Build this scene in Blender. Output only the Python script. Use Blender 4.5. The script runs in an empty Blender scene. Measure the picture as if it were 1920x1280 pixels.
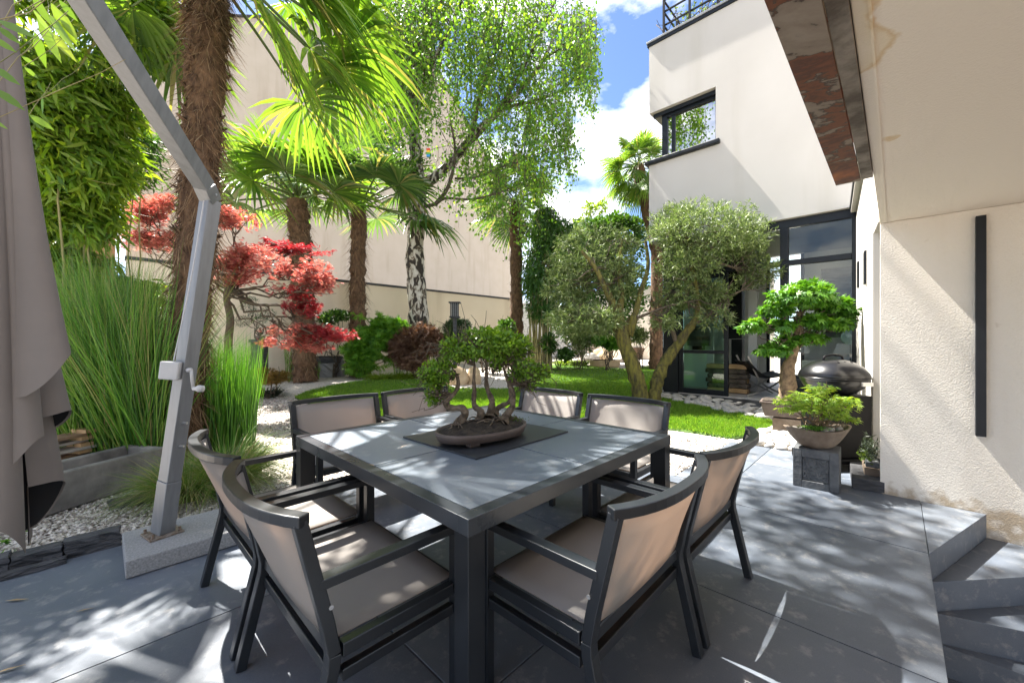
import bpy, bmesh, math, random
import numpy as np
from mathutils import Vector, Matrix

R = math.radians
random.seed(7)
scene = bpy.context.scene
COL = scene.collection

# ---------------------------------------------------------------- camera
# World axes follow the house: X (a) runs along the terrace edge, Y (b) along the glass front. The camera stands on the terrace at the origin.
CAMH, FPX, PY0, YAW = 1.32, 745.0, 638.0, R(44)
cs, sn = math.cos(YAW), math.sin(YAW)
cam_d = bpy.data.cameras.new('camera')
cam = bpy.data.objects.new('camera', cam_d); COL.objects.link(cam)
cam.location = (0, 0, CAMH)
cam.rotation_euler = (R(90), 0, YAW - R(90))
cam_d.sensor_width = 36; cam_d.lens = FPX / 1920 * 36
cam_d.shift_y = (PY0 - 640) / 1920
cam_d.clip_start = 0.05; cam_d.clip_end = 2000
scene.camera = cam

# ---------------------------------------------------------------- sky, sun, exposure
SUN_EL, SUN_DIR = R(58.5), math.atan2(-0.09, 1.0)      # the sun stands almost along +b
S = Vector((math.sin(SUN_DIR) * math.cos(SUN_EL), math.cos(SUN_DIR) * math.cos(SUN_EL), math.sin(SUN_EL)))
world = bpy.data.worlds.new('World'); scene.world = world; world.use_nodes = True
wn, wl = world.node_tree.nodes, world.node_tree.links
wn.clear()
w_out = wn.new('ShaderNodeOutputWorld'); w_bg = wn.new('ShaderNodeBackground')
w_sky = wn.new('ShaderNodeTexSky'); w_sky.sky_type = 'NISHITA'; w_sky.sun_disc = False
w_sky.sun_elevation = SUN_EL; w_sky.sun_rotation = SUN_DIR
w_sky.air_density = 0.72; w_sky.dust_density = 0.4; w_sky.ozone_density = 4.5
w_tc = wn.new('ShaderNodeTexCoord'); w_map = wn.new('ShaderNodeMapping')
w_map.inputs['Scale'].default_value = (1, 1, 2.2); w_map.inputs['Location'].default_value = (0.35, 0.1, 0.25)
w_n = wn.new('ShaderNodeTexNoise'); w_n.inputs['Scale'].default_value = 3.4; w_n.inputs['Detail'].default_value = 9; w_n.inputs['Roughness'].default_value = 0.56
w_n.inputs['Distortion'].default_value = 0.25
w_r = wn.new('ShaderNodeValToRGB'); w_r.color_ramp.elements[0].position = 0.45; w_r.color_ramp.elements[1].position = 0.64
w_n2 = wn.new('ShaderNodeTexNoise'); w_n2.inputs['Scale'].default_value = 7; w_n2.inputs['Detail'].default_value = 5
w_c = wn.new('ShaderNodeValToRGB')
w_c.color_ramp.elements[0].color = (6.6, 6.8, 7.2, 1); w_c.color_ramp.elements[1].color = (11.5, 11.3, 11.1, 1)
w_c.color_ramp.elements[0].position = 0.35; w_c.color_ramp.elements[1].position = 0.62
w_mix = wn.new('ShaderNodeMixRGB')
wl.new(w_tc.outputs['Generated'], w_map.inputs['Vector']); wl.new(w_map.outputs[0], w_n.inputs['Vector']); wl.new(w_map.outputs[0], w_n2.inputs['Vector'])
wl.new(w_n.outputs['Fac'], w_r.inputs[0]); wl.new(w_n2.outputs['Fac'], w_c.inputs[0])
wl.new(w_r.outputs[0], w_mix.inputs[0]); wl.new(w_sky.outputs[0], w_mix.inputs[1]); wl.new(w_c.outputs[0], w_mix.inputs[2])
wl.new(w_mix.outputs[0], w_bg.inputs[0]); wl.new(w_bg.outputs[0], w_out.inputs[0])
w_bg.inputs[1].default_value = 0.052
sun_d = bpy.data.lights.new('sun', 'SUN'); sun_d.energy = 4.2; sun_d.angle = R(0.53); sun_d.color = (1.0, 0.95, 0.87)
sun = bpy.data.objects.new('sun', sun_d); COL.objects.link(sun)
sun.rotation_euler = S.to_track_quat('Z', 'Y').to_euler(); sun.location = (0, 10, 20)
vs = scene.view_settings
vs.view_transform = 'Standard'; vs.look = 'None'; vs.gamma = 1.0; vs.use_curve_mapping = False
vs.exposure = 2.62
cy = scene.cycles
cy.max_bounces = 8; cy.diffuse_bounces = 4; cy.glossy_bounces = 3; cy.transmission_bounces = 6; cy.transparent_max_bounces = 8
cy.caustics_reflective = False; cy.caustics_refractive = False
try:
    cy.use_denoising = True; cy.denoiser = 'OPENIMAGEDENOISE'
except Exception:
    pass

# ---------------------------------------------------------------- coordinates
def C2W(X, Y, Z): return np.array([Y * cs + X * sn, Y * sn - X * cs, Z])          # right, forward, up -> world
def at(px, py, d): return C2W((px - 960) * d / FPX, d, CAMH - (py - PY0) * d / FPX)
def gnd(px, py, z=0.0): return at(px, py, FPX * (CAMH - z) / (py - PY0))
def on_a(px, py, a): return at(px, py, a / (cs + (px - 960) / FPX * sn))
def on_b(px, py, b): return at(px, py, b / (sn - (px - 960) / FPX * cs))
def gz(a, b): return 0.03 * max(0.0, a * cs + b * sn - 6.0)
def gt(px, py):                                                                     # meets the gently rising garden
    d = 3.0
    k = (py - PY0) / FPX
    d = CAMH / k
    if d > 6: d = (CAMH + 0.18) / (k + 0.03)
    return at(px, py, d)
def standing(px, d):                                                                # on the ground under an image column at a depth
    p = at(px, PY0, d); p[2] = gz(p[0], p[1]); return p
RIGHT = np.array([sn, -cs, 0.0]); FWD = np.array([cs, sn, 0.0]); UP = np.array([0, 0, 1.0])

# ---------------------------------------------------------------- scene objects
def link(o, parent=None):
    COL.objects.link(o)
    if parent is not None: o.parent = parent
    return o
def tag(o, label=None, cat=None, group=None, kind=None):
    if label: o['label'] = label
    if cat: o['category'] = cat
    if group: o['group'] = group
    if kind: o['kind'] = kind
    return o
def empty(name, loc=(0, 0, 0), rz=0.0, label=None, cat=None, group=None, kind=None):
    o = bpy.data.objects.new(name, None); o.empty_display_size = 0.1
    o.location = Vector(loc); o.rotation_euler = (0, 0, rz)
    COL.objects.link(o); return tag(o, label, cat, group, kind)
def finish(me, name, mat, parent, smooth=False, bevel=0, loc=None):
    if isinstance(mat, (list, tuple)):
        for m in mat: me.materials.append(m)
    elif mat is not None: me.materials.append(mat)
    if smooth: me.polygons.foreach_set('use_smooth', [True] * len(me.polygons))
    o = bpy.data.objects.new(name, me); link(o, parent)
    if loc is not None: o.location = Vector(loc)
    if bevel:
        md = o.modifiers.new('bevel', 'BEVEL'); md.width = bevel; md.segments = 2; md.limit_method = 'ANGLE'; md.angle_limit = R(40)
        md.harden_normals = False
    return o
def npobj(name, V, F, mat, parent=None, smooth=False, loc=None):
    V = np.asarray(V, dtype=np.float32).reshape(-1, 3); F = np.asarray(F, dtype=np.int32)
    if loc is not None: V = V - np.asarray(loc, dtype=np.float32)
    me = bpy.data.meshes.new(name); k = F.shape[1]; n = len(F)
    me.vertices.add(len(V)); me.vertices.foreach_set('co', V.ravel())
    me.loops.add(n * k); me.loops.foreach_set('vertex_index', F.ravel())
    me.polygons.add(n); me.polygons.foreach_set('loop_start', np.arange(n, dtype=np.int32) * k)
    me.update(calc_edges=True)
    return finish(me, name, mat, parent, smooth, 0, loc)
def join(parts):                                                                    # [(V, F)] with equal polygon size
    Vs, Fs, o = [], [], 0
    for V, F in parts:
        if len(V) == 0: continue
        Vs.append(V); Fs.append(np.asarray(F) + o); o += len(V)
    return np.concatenate(Vs), np.concatenate(Fs)

class MB:
    def __init__(s): s.v, s.f = [], []
    def add(s, V, F):
        o = len(s.v); s.v += [tuple(map(float, p)) for p in V]; s.f += [tuple(i + o for i in f) for f in F]; return s
    def box(s, x0, x1, y0, y1, z0, z1):
        return s.add([(x0, y0, z0), (x1, y0, z0), (x1, y1, z0), (x0, y1, z0), (x0, y0, z1), (x1, y0, z1), (x1, y1, z1), (x0, y1, z1)],
                     [(0, 3, 2, 1), (4, 5, 6, 7), (0, 1, 5, 4), (1, 2, 6, 5), (2, 3, 7, 6), (3, 0, 4, 7)])
    def beam(s, p, q, w, h, up=(0, 0, 1), w2=None, h2=None):                        # square bar from p to q
        p, q, up = Vector(p), Vector(q), Vector(up); d = (q - p).normalized()
        sd = d.cross(up)
        if sd.length < 1e-4: sd = d.cross(Vector((1, 0, 0)))
        sd.normalize(); n = sd.cross(d).normalized(); w2 = w if w2 is None else w2; h2 = h if h2 is None else h2
        V = []
        for c, ww, hh in ((p, w, h), (q, w2, h2)):
            V += [c - sd * ww / 2 - n * hh / 2, c + sd * ww / 2 - n * hh / 2, c + sd * ww / 2 + n * hh / 2, c - sd * ww / 2 + n * hh / 2]
        return s.add(V, [(3, 2, 1, 0), (4, 5, 6, 7), (0, 1, 5, 4), (1, 2, 6, 5), (2, 3, 7, 6), (3, 0, 4, 7)])
    def path(s, pts, w, h, up=(0, 0, 1), closed=False):                             # rectangular section swept along points
        pts = [Vector(p) for p in pts]; up = Vector(up); n = len(pts); V = []
        for i in range(n):
            a = pts[i - 1] if i else pts[0]; b = pts[min(i + 1, n - 1)]
            d = (b - a).normalized(); sd = d.cross(up).normalized(); nn = sd.cross(d).normalized()
            V += [pts[i] - sd * w / 2 - nn * h / 2, pts[i] + sd * w / 2 - nn * h / 2, pts[i] + sd * w / 2 + nn * h / 2, pts[i] - sd * w / 2 + nn * h / 2]
        F = [(3, 2, 1, 0), tuple(4 * (n - 1) + k for k in range(4))]
        for i in range(n - 1):
            for k in range(4):
                F.append((4 * i + k, 4 * i + (k + 1) % 4, 4 * i + 4 + (k + 1) % 4, 4 * i + 4 + k))
        return s.add(V, F)
    def tube(s, pts, rad, n=8, cap=True):
        V, F = tube_np(pts, rad, n); s.add(V, F.tolist())
        if cap:
            o = len(s.v) - len(V); m = len(V)
            s.f.append(tuple(o + i for i in range(n - 1, -1, -1))); s.f.append(tuple(o + m - n + i for i in range(n)))
        return s
    def lathe(s, prof, n=24, c=(0, 0, 0), sx=1, sy=1):                              # profile [(r, z)]
        V = []; F = []
        for r, z in prof:
            for i in range(n):
                t = 2 * math.pi * i / n; V.append((c[0] + r * sx * math.cos(t), c[1] + r * sy * math.sin(t), c[2] + z))
        for j in range(len(prof) - 1):
            for i in range(n):
                F.append((j * n + i, j * n + (i + 1) % n, (j + 1) * n + (i + 1) % n, (j + 1) * n + i))
        F.append(tuple(range(n - 1, -1, -1))); F.append(tuple((len(prof) - 1) * n + i for i in range(n)))
        return s.add(V, F)
    def prism(s, poly, z0, z1):
        n = len(poly); V = [(x, y, z0) for x, y in poly] + [(x, y, z1) for x, y in poly]
        F = [tuple(range(n - 1, -1, -1)), tuple(range(n, 2 * n))] + [(i, (i + 1) % n, n + (i + 1) % n, n + i) for i in range(n)]
        return s.add(V, F)
    def hexa(s, V8):
        return s.add(V8, [(0, 3, 2, 1), (4, 5, 6, 7), (0, 1, 5, 4), (1, 2, 6, 5), (2, 3, 7, 6), (3, 0, 4, 7)])
    def build(s, name, mat, parent=None, smooth=False, bevel=0, loc=None, fix=False):
        me = bpy.data.meshes.new(name)
        V = s.v if loc is None else [(x - loc[0], y - loc[1], z - loc[2]) for x, y, z in s.v]
        me.from_pydata(V, [], s.f); me.update()
        if fix:
            bm = bmesh.new(); bm.from_mesh(me); bmesh.ops.recalc_face_normals(bm, faces=bm.faces); bm.to_mesh(me); bm.free()
        return finish(me, name, mat, parent, smooth, bevel, loc)

def tube_np(pts, rad, n=6):
    P = np.asarray(pts, float); m = len(P)
    rad = np.full(m, rad, float) if np.isscalar(rad) else np.asarray(rad, float)
    T = np.gradient(P, axis=0); T /= np.linalg.norm(T, axis=1, keepdims=True) + 1e-9
    ref = np.array([1.0, 0.13, 0.05]) if abs(T[:, 2]).mean() > 0.7 else np.array([0.05, 0.1, 1.0])
    A = np.cross(T, ref); A /= np.linalg.norm(A, axis=1, keepdims=True) + 1e-9; B = np.cross(T, A)
    th = np.arange(n) * 2 * np.pi / n
    V = P[:, None, :] + rad[:, None, None] * (np.cos(th)[None, :, None] * A[:, None, :] + np.sin(th)[None, :, None] * B[:, None, :])
    i = np.arange(m - 1)[:, None] * n; k = np.arange(n)[None, :]; k2 = (k + 1) % n
    F = np.stack([i + k, i + k2, i + n + k2, i + n + k], -1).reshape(-1, 4)
    return V.reshape(-1, 3), F
def smooth_path(pts, n):                                                            # Catmull-Rom through points
    P = np.asarray(pts, float); P = np.vstack([2 * P[0] - P[1], P, 2 * P[-1] - P[-2]]); out = []
    for t in np.linspace(0, len(P) - 3 - 1e-6, n):
        i = int(t); u = t - i; p0, p1, p2, p3 = P[i:i + 4]
        out.append(0.5 * ((2 * p1) + (-p0 + p2) * u + (2 * p0 - 5 * p1 + 4 * p2 - p3) * u * u + (-p0 + 3 * p1 - 3 * p2 + p3) * u ** 3))
    return np.array(out)

# ---------------------------------------------------------------- foliage
def unit(v): return v / (np.linalg.norm(v, axis=-1, keepdims=True) + 1e-9)
def scatter(T, F, P, D, N, size, rng=None):                                         # copies of a small leaf template
    T = np.asarray(T, float); F = np.asarray(F, int); n = len(P); D = unit(D)
    sd = unit(np.cross(D, N)); N = np.cross(sd, D)
    size = np.broadcast_to(np.asarray(size, float), (n,))[:, None, None]
    V = P[:, None, :] + size * (T[None, :, 0:1] * D[:, None, :] + T[None, :, 1:2] * sd[:, None, :] + T[None, :, 2:3] * N[:, None, :])
    FF = F[None, :, :] + (np.arange(n) * len(T))[:, None, None]
    return V.reshape(-1, 3), FF.reshape(-1, F.shape[1])
LEAF = ([(0, 0, 0), (.45, -.26, .07), (1, 0, -.06), (.45, .26, .07)], [(0, 1, 2), (0, 2, 3)])
OVAL = ([(0, 0, 0), (.3, -.3, .05), (.7, -.26, .04), (1, 0, -.08), (.7, .26, .04), (.3, .3, .05)], [(0, 1, 5), (1, 2, 4), (1, 4, 5), (2, 3, 4)])
SLIM = ([(0, 0, 0), (.4, -.1, .02), (1, 0, -.12), (.4, .1, .02)], [(0, 1, 2), (0, 2, 3)])
BAMB = ([(0, 0, 0), (.3, -.085, .02), (.3, .085, .02), (.65, -.07, -.02), (.65, .07, -.02), (1, 0, -.16)], [(0, 1, 2), (1, 3, 4), (1, 4, 2), (3, 5, 4)])
def palm_leaf_template(lobes, slim=.12, inner=.28):
    V = [(0, 0, 0)]; F = []
    for ang, ln in lobes:
        c, s_ = math.cos(ang), math.sin(ang); k = len(V)
        V += [(inner * ln * c - slim * s_, inner * ln * s_ + slim * c, .03), (ln * c, ln * s_, -.1 * ln), (inner * ln * c + slim * s_, inner * ln * s_ - slim * c, .03)]
        F += [(0, k, k + 1), (0, k + 1, k + 2)]
    return V, F
MAPLE = palm_leaf_template([(0, 1), (.75, .85), (-.75, .85), (1.5, .55), (-1.5, .55)], .17, .42)
LACE = palm_leaf_template([(0, 1), (.45, .9), (-.45, .9), (.95, .75), (-.95, .75), (1.5, .5), (-1.5, .5)], .06, .5)
def wob(P, f, seed=0):                                                              # cheap smooth 3-D noise in -1..1
    r = np.random.RandomState(seed); out = np.zeros(len(P))
    for k in range(5):
        w = r.normal(size=3) * f * (1 + .5 * k); out += np.sin(P @ w + r.uniform(0, 6.28)) / (1 + .4 * k)
    return out / 2.6
def blob_pts(blobs, n, rng, shell=.4, gap=None, gf=3.0, seed=0):                    # blobs: (centre, radii along right/forward/up)
    w = np.array([(b[1][0] * b[1][1] * b[1][2]) ** .67 for b in blobs]); w /= w.sum()
    k = rng.choice(len(blobs), size=int(n * (1.6 if gap is not None else 1)), p=w)
    u = unit(rng.normal(size=(len(k), 3))); r = rng.uniform(0, 1, len(k)) ** shell
    C = np.array([b[0] for b in blobs])[k]; Q = np.array([b[1] for b in blobs])[k]
    r = r * (1 + .16 * wob(u * 3 + C, 1.6, seed + 3))
    L = u * Q * r[:, None]
    P = C + L[:, :1] * RIGHT + L[:, 1:2] * FWD + L[:, 2:3] * UP
    Lo = u / Q; O = unit(Lo[:, :1] * RIGHT + Lo[:, 1:2] * FWD + Lo[:, 2:3] * UP)
    if gap is not None:
        m = wob(P, gf, seed) > gap; P, O = P[m], O[m]
    return P[:n], O[:n]
def pxblob(px, py, rx, ry, d, rd=None):                                             # an ellipsoid measured in the picture, set at depth d
    k = d / FPX; return (at(px, py, d), (rx * k, (rd if rd is not None else rx * k), ry * k))
def blades(P, D, L, Wd, droop, seg=4, rng=None):                                    # grass-like blades: start, direction, length, width, sag
    n = len(P); D = unit(D); L = np.broadcast_to(L, (n,)); Wd = np.broadcast_to(Wd, (n,)); droop = np.broadcast_to(droop, (n,))
    sd = np.cross(D, UP + 1e-3); h = rng.uniform(0, 6.28, n); rnd = np.stack([np.cos(h), np.sin(h), h * 0], 1)
    sd = unit(sd + .8 * rnd)
    t = np.linspace(0, 1, seg + 1)
    hd = D * np.array([1, 1, 0]); hd = unit(hd + 1e-4)
    C = P[:, None, :] + D[:, None, :] * (L[:, None] * t)[..., None] + hd[:, None, :] * (L[:, None] * droop[:, None] * .5 * t ** 2)[..., None] - UP * (L[:, None] * droop[:, None] * t ** 2.2)[..., None]
    wv = (Wd[:, None] * (1 - t ** 2 * .97)[None, :])[..., None] * sd[:, None, :] * .5
    V = np.stack([C - wv, C + wv], 2).reshape(-1, 3)
    b = (np.arange(n) * (seg + 1) * 2)[:, None, None]; i = (np.arange(seg) * 2)[None, :, None]
    F = (b + i + np.array([0, 1, 3, 2])[None, None, :]).reshape(-1, 4)
    return V, F
def limb(p0, p1, r0, r1, rng, n=7, wig=.06, sag=0.0):                               # one tapering, slightly crooked branch
    p0, p1 = np.asarray(p0, float), np.asarray(p1, float); L = np.linalg.norm(p1 - p0); t = np.linspace(0, 1, n)
    P = p0 + (p1 - p0) * t[:, None] + (rng.normal(size=(n, 3)) * wig * L) * (np.sin(np.pi * t) ** .7)[:, None]
    P[:, 2] += sag * L * np.sin(np.pi * t)
    return P, r0 + (r1 - r0) * t
def tubes(branches, n=6):
    return join([tube_np(P, r, n) for P, r in branches])
# ---------------------------------------------------------------- materials
def new_mat(name):
    m = bpy.data.materials.new(name); m.use_nodes = True
    nt = m.node_tree; b = nt.nodes['Principled BSDF']
    return m, nt.nodes, nt.links, b
def ramp(nodes, stops):
    r = nodes.new('ShaderNodeValToRGB'); e = r.color_ramp.elements
    while len(e) < len(stops): e.new(0.5)
    for k, (p, c) in enumerate(stops): e[k].position = p; e[k].color = (*c, 1)
    return r
def mat(name, c1, c2=None, scale=4.0, rough=0.7, bump=0.0, bscale=None, metal=0.0, detail=6, spec=0.5, stretch=None, r2=None, lo=.35, hi=.65, coat=0, bdist=.02, coords='Object'):
    m, n, l, b = new_mat(name); c2 = c2 or c1
    tc = n.new('ShaderNodeTexCoord'); mp = n.new('ShaderNodeMapping'); l.new(tc.outputs[coords], mp.inputs[0])
    if stretch: mp.inputs['Scale'].default_value = stretch
    nz = n.new('ShaderNodeTexNoise'); nz.inputs['Scale'].default_value = scale; nz.inputs['Detail'].default_value = detail; nz.inputs['Roughness'].default_value = .6
    l.new(mp.outputs[0], nz.inputs['Vector'])
    r = ramp(n, [(lo, c1), (hi, c2)]); l.new(nz.outputs['Fac'], r.inputs[0]); l.new(r.outputs[0], b.inputs['Base Color'])
    b.inputs['Roughness'].default_value = rough; b.inputs['Metallic'].default_value = metal; b.inputs['Specular IOR Level'].default_value = spec
    b.inputs['Coat Weight'].default_value = coat
    if r2 is not None:
        mr = n.new('ShaderNodeMapRange'); mr.inputs['To Min'].default_value = rough; mr.inputs['To Max'].default_value = r2
        mr.inputs['From Min'].default_value = lo; mr.inputs['From Max'].default_value = hi
        l.new(nz.outputs['Fac'], mr.inputs['Value']); l.new(mr.outputs[0], b.inputs['Roughness'])
    if bump:
        n2 = n.new('ShaderNodeTexNoise'); n2.inputs['Scale'].default_value = bscale or scale * 6; n2.inputs['Detail'].default_value = 4
        l.new(mp.outputs[0], n2.inputs['Vector'])
        bp = n.new('ShaderNodeBump'); bp.inputs['Strength'].default_value = bump; bp.inputs['Distance'].default_value = bdist
        l.new(n2.outputs['Fac'], bp.inputs['Height']); l.new(bp.outputs[0], b.inputs['Normal'])
    return m
def leaf_mat(name, cols, rough=.42, trans=.42, tcol=None, spec=.45):                # colour varies leaf by leaf
    m, n, l, b = new_mat(name)
    g = n.new('ShaderNodeNewGeometry'); k = len(cols)
    r = ramp(n, [(i / max(1, k - 1), c) for i, c in enumerate(cols)]); l.new(g.outputs['Random Per Island'], r.inputs[0])
    l.new(r.outputs[0], b.inputs['Base Color']); b.inputs['Roughness'].default_value = rough; b.inputs['Specular IOR Level'].default_value = spec
    t = n.new('ShaderNodeBsdfTranslucent'); mx = n.new('ShaderNodeMixShader'); mx.inputs[0].default_value = trans
    hs = n.new('ShaderNodeMixRGB'); hs.blend_type = 'MULTIPLY'; hs.inputs[0].default_value = 1; hs.inputs[2].default_value = (*(tcol or (1.7, 1.6, .55)), 1)
    l.new(r.outputs[0], hs.inputs[1]); l.new(hs.outputs[0], t.inputs['Color'])
    out = n['Material Output']; l.new(b.outputs[0], mx.inputs[1]); l.new(t.outputs[0], mx.inputs[2]); l.new(mx.outputs[0], out.inputs['Surface'])
    return m
M = {}
def tile_mat(name, c1, c2, c3, rough=.45):                                          # smooth dark ceramic with faint clouds and dust
    m, n, l, b = new_mat(name)
    tc = n.new('ShaderNodeTexCoord'); a = n.new('ShaderNodeTexNoise'); a.inputs['Scale'].default_value = 2.2; a.inputs['Detail'].default_value = 8; a.inputs['Roughness'].default_value = .65
    oi = n.new('ShaderNodeObjectInfo'); ad = n.new('ShaderNodeVectorMath'); ad.operation = 'ADD'
    vm = n.new('ShaderNodeVectorMath'); vm.operation = 'SCALE'; vm.inputs[0].default_value = (13, 7, 3); l.new(oi.outputs['Random'], vm.inputs['Scale'])
    l.new(tc.outputs['Object'], ad.inputs[0]); l.new(vm.outputs[0], ad.inputs[1]); l.new(ad.outputs[0], a.inputs['Vector'])
    r = ramp(n, [(.32, c1), (.6, c2), (.75, c3)]); l.new(a.outputs['Fac'], r.inputs[0])
    f = n.new('ShaderNodeTexNoise'); f.inputs['Scale'].default_value = 260; f.inputs['Detail'].default_value = 2; l.new(ad.outputs[0], f.inputs['Vector'])
    mx = n.new('ShaderNodeMixRGB'); mx.blend_type = 'OVERLAY'; mx.inputs[0].default_value = .25; l.new(r.outputs[0], mx.inputs[1]); l.new(f.outputs['Fac'], mx.inputs[2])
    du = n.new('ShaderNodeTexNoise'); du.inputs['Scale'].default_value = 11; du.inputs['Detail'].default_value = 9; du.inputs['Roughness'].default_value = .7; l.new(ad.outputs[0], du.inputs['Vector'])
    dr = ramp(n, [(.54, (0, 0, 0)), (.76, (.6, .6, .6))]); l.new(du.outputs['Fac'], dr.inputs[0]); dm_ = n.new('ShaderNodeMixRGB'); l.new(dr.outputs[0], dm_.inputs[0]); l.new(mx.outputs[0], dm_.inputs[1]); dm_.inputs[2].default_value = (.42, .4, .37, 1)
    tv_ = n.new('ShaderNodeMapRange'); tv_.inputs['To Min'].default_value = .86; tv_.inputs['To Max'].default_value = 1.12; l.new(oi.outputs['Random'], tv_.inputs['Value'])
    ts = n.new('ShaderNodeVectorMath'); ts.operation = 'SCALE'; l.new(dm_.outputs[0], ts.inputs[0]); l.new(tv_.outputs[0], ts.inputs['Scale']); l.new(ts.outputs[0], b.inputs['Base Color'])
    mr = n.new('ShaderNodeMapRange'); mr.inputs['To Min'].default_value = rough - .08; mr.inputs['To Max'].default_value = rough + .14; l.new(a.outputs['Fac'], mr.inputs['Value']); l.new(mr.outputs[0], b.inputs['Roughness'])
    bp = n.new('ShaderNodeBump'); bp.inputs['Strength'].default_value = .12; bp.inputs['Distance'].default_value = .002; l.new(f.outputs['Fac'], bp.inputs['Height']); l.new(bp.outputs[0], b.inputs['Normal'])
    return m
M['tile'] = tile_mat('terrace_tile', (.092, .11, .14), (.128, .146, .172), (.18, .19, .205), .42)
M['ceramic'] = tile_mat('table_ceramic', (.15, .18, .215), (.19, .22, .255), (.22, .25, .28), .28)
M['mat_board'] = mat('dark_board', (.028, .031, .036), (.036, .04, .045), 4, .4)
M['table_edge'] = mat('table_edge_paint', (.03, .036, .043), (.042, .048, .056), 5, .27, r2=.38)
M['grout'] = mat('grout', (.03, .03, .03), rough=.9)
def plaster(name, c1, c2, strength, scale, stain=None, dirt=False):
    m, n, l, b = new_mat(name); tc = n.new('ShaderNodeTexCoord')
    a = n.new('ShaderNodeTexNoise'); a.inputs['Scale'].default_value = .8; a.inputs['Detail'].default_value = 6; l.new(tc.outputs['Object'], a.inputs['Vector'])
    r = ramp(n, [(.3, c1), (.7, c2)]); l.new(a.outputs['Fac'], r.inputs[0]); col = r.outputs[0]
    if stain:                                                                       # long vertical runs of dirt
        mp = n.new('ShaderNodeMapping'); mp.inputs['Scale'].default_value = (.55, .55, .06); l.new(tc.outputs['Object'], mp.inputs[0])
        s_ = n.new('ShaderNodeTexNoise'); s_.inputs['Scale'].default_value = 2.4; s_.inputs['Detail'].default_value = 5; l.new(mp.outputs[0], s_.inputs['Vector'])
        sr = ramp(n, [(.52, (0, 0, 0)), (.72, (1, 1, 1))]); l.new(s_.outputs['Fac'], sr.inputs[0])
        mx = n.new('ShaderNodeMixRGB'); l.new(sr.outputs[0], mx.inputs[0]); l.new(col, mx.inputs[1]); mx.inputs[2].default_value = (*stain, 1); col = mx.outputs[0]
    if dirt:
        sz = n.new('ShaderNodeSeparateXYZ'); l.new(tc.outputs['Object'], sz.inputs[0]); mz = n.new('ShaderNodeMapRange'); mz.inputs['From Min'].default_value = .0; mz.inputs['From Max'].default_value = .16; mz.inputs['To Min'].default_value = .32; mz.inputs['To Max'].default_value = -.1; l.new(sz.outputs['Z'], mz.inputs['Value'])
        dn = n.new('ShaderNodeTexNoise'); dn.inputs['Scale'].default_value = 14; dn.inputs['Detail'].default_value = 8; l.new(tc.outputs['Object'], dn.inputs['Vector']); da = n.new('ShaderNodeMath'); da.operation = 'ADD'; l.new(dn.outputs['Fac'], da.inputs[0]); l.new(mz.outputs[0], da.inputs[1])
        dr = ramp(n, [(.58, (0, 0, 0)), (.85, (.8, .8, .8))]); l.new(da.outputs[0], dr.inputs[0]); mx = n.new('ShaderNodeMixRGB'); l.new(dr.outputs[0], mx.inputs[0]); l.new(col, mx.inputs[1]); mx.inputs[2].default_value = (.4, .3, .19, 1); col = mx.outputs[0]
    l.new(col, b.inputs['Base Color']); b.inputs['Roughness'].default_value = .9; b.inputs['Specular IOR Level'].default_value = .2
    f = n.new('ShaderNodeTexNoise'); f.inputs['Scale'].default_value = scale; f.inputs['Detail'].default_value = 3; l.new(tc.outputs['Object'], f.inputs['Vector'])
    bp = n.new('ShaderNodeBump'); bp.inputs['Strength'].default_value = strength; bp.inputs['Distance'].default_value = .012; l.new(f.outputs['Fac'], bp.inputs['Height']); l.new(bp.outputs[0], b.inputs['Normal'])
    return m
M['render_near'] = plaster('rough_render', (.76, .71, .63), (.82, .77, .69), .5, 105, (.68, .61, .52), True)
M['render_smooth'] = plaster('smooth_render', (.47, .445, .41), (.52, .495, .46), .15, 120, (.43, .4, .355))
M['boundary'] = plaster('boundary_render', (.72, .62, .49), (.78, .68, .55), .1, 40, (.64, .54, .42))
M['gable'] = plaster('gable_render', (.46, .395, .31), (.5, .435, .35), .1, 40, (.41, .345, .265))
M['endwall'] = plaster('end_wall_render', (.66, .6, .52), (.72, .66, .58), .1, 40)
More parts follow.
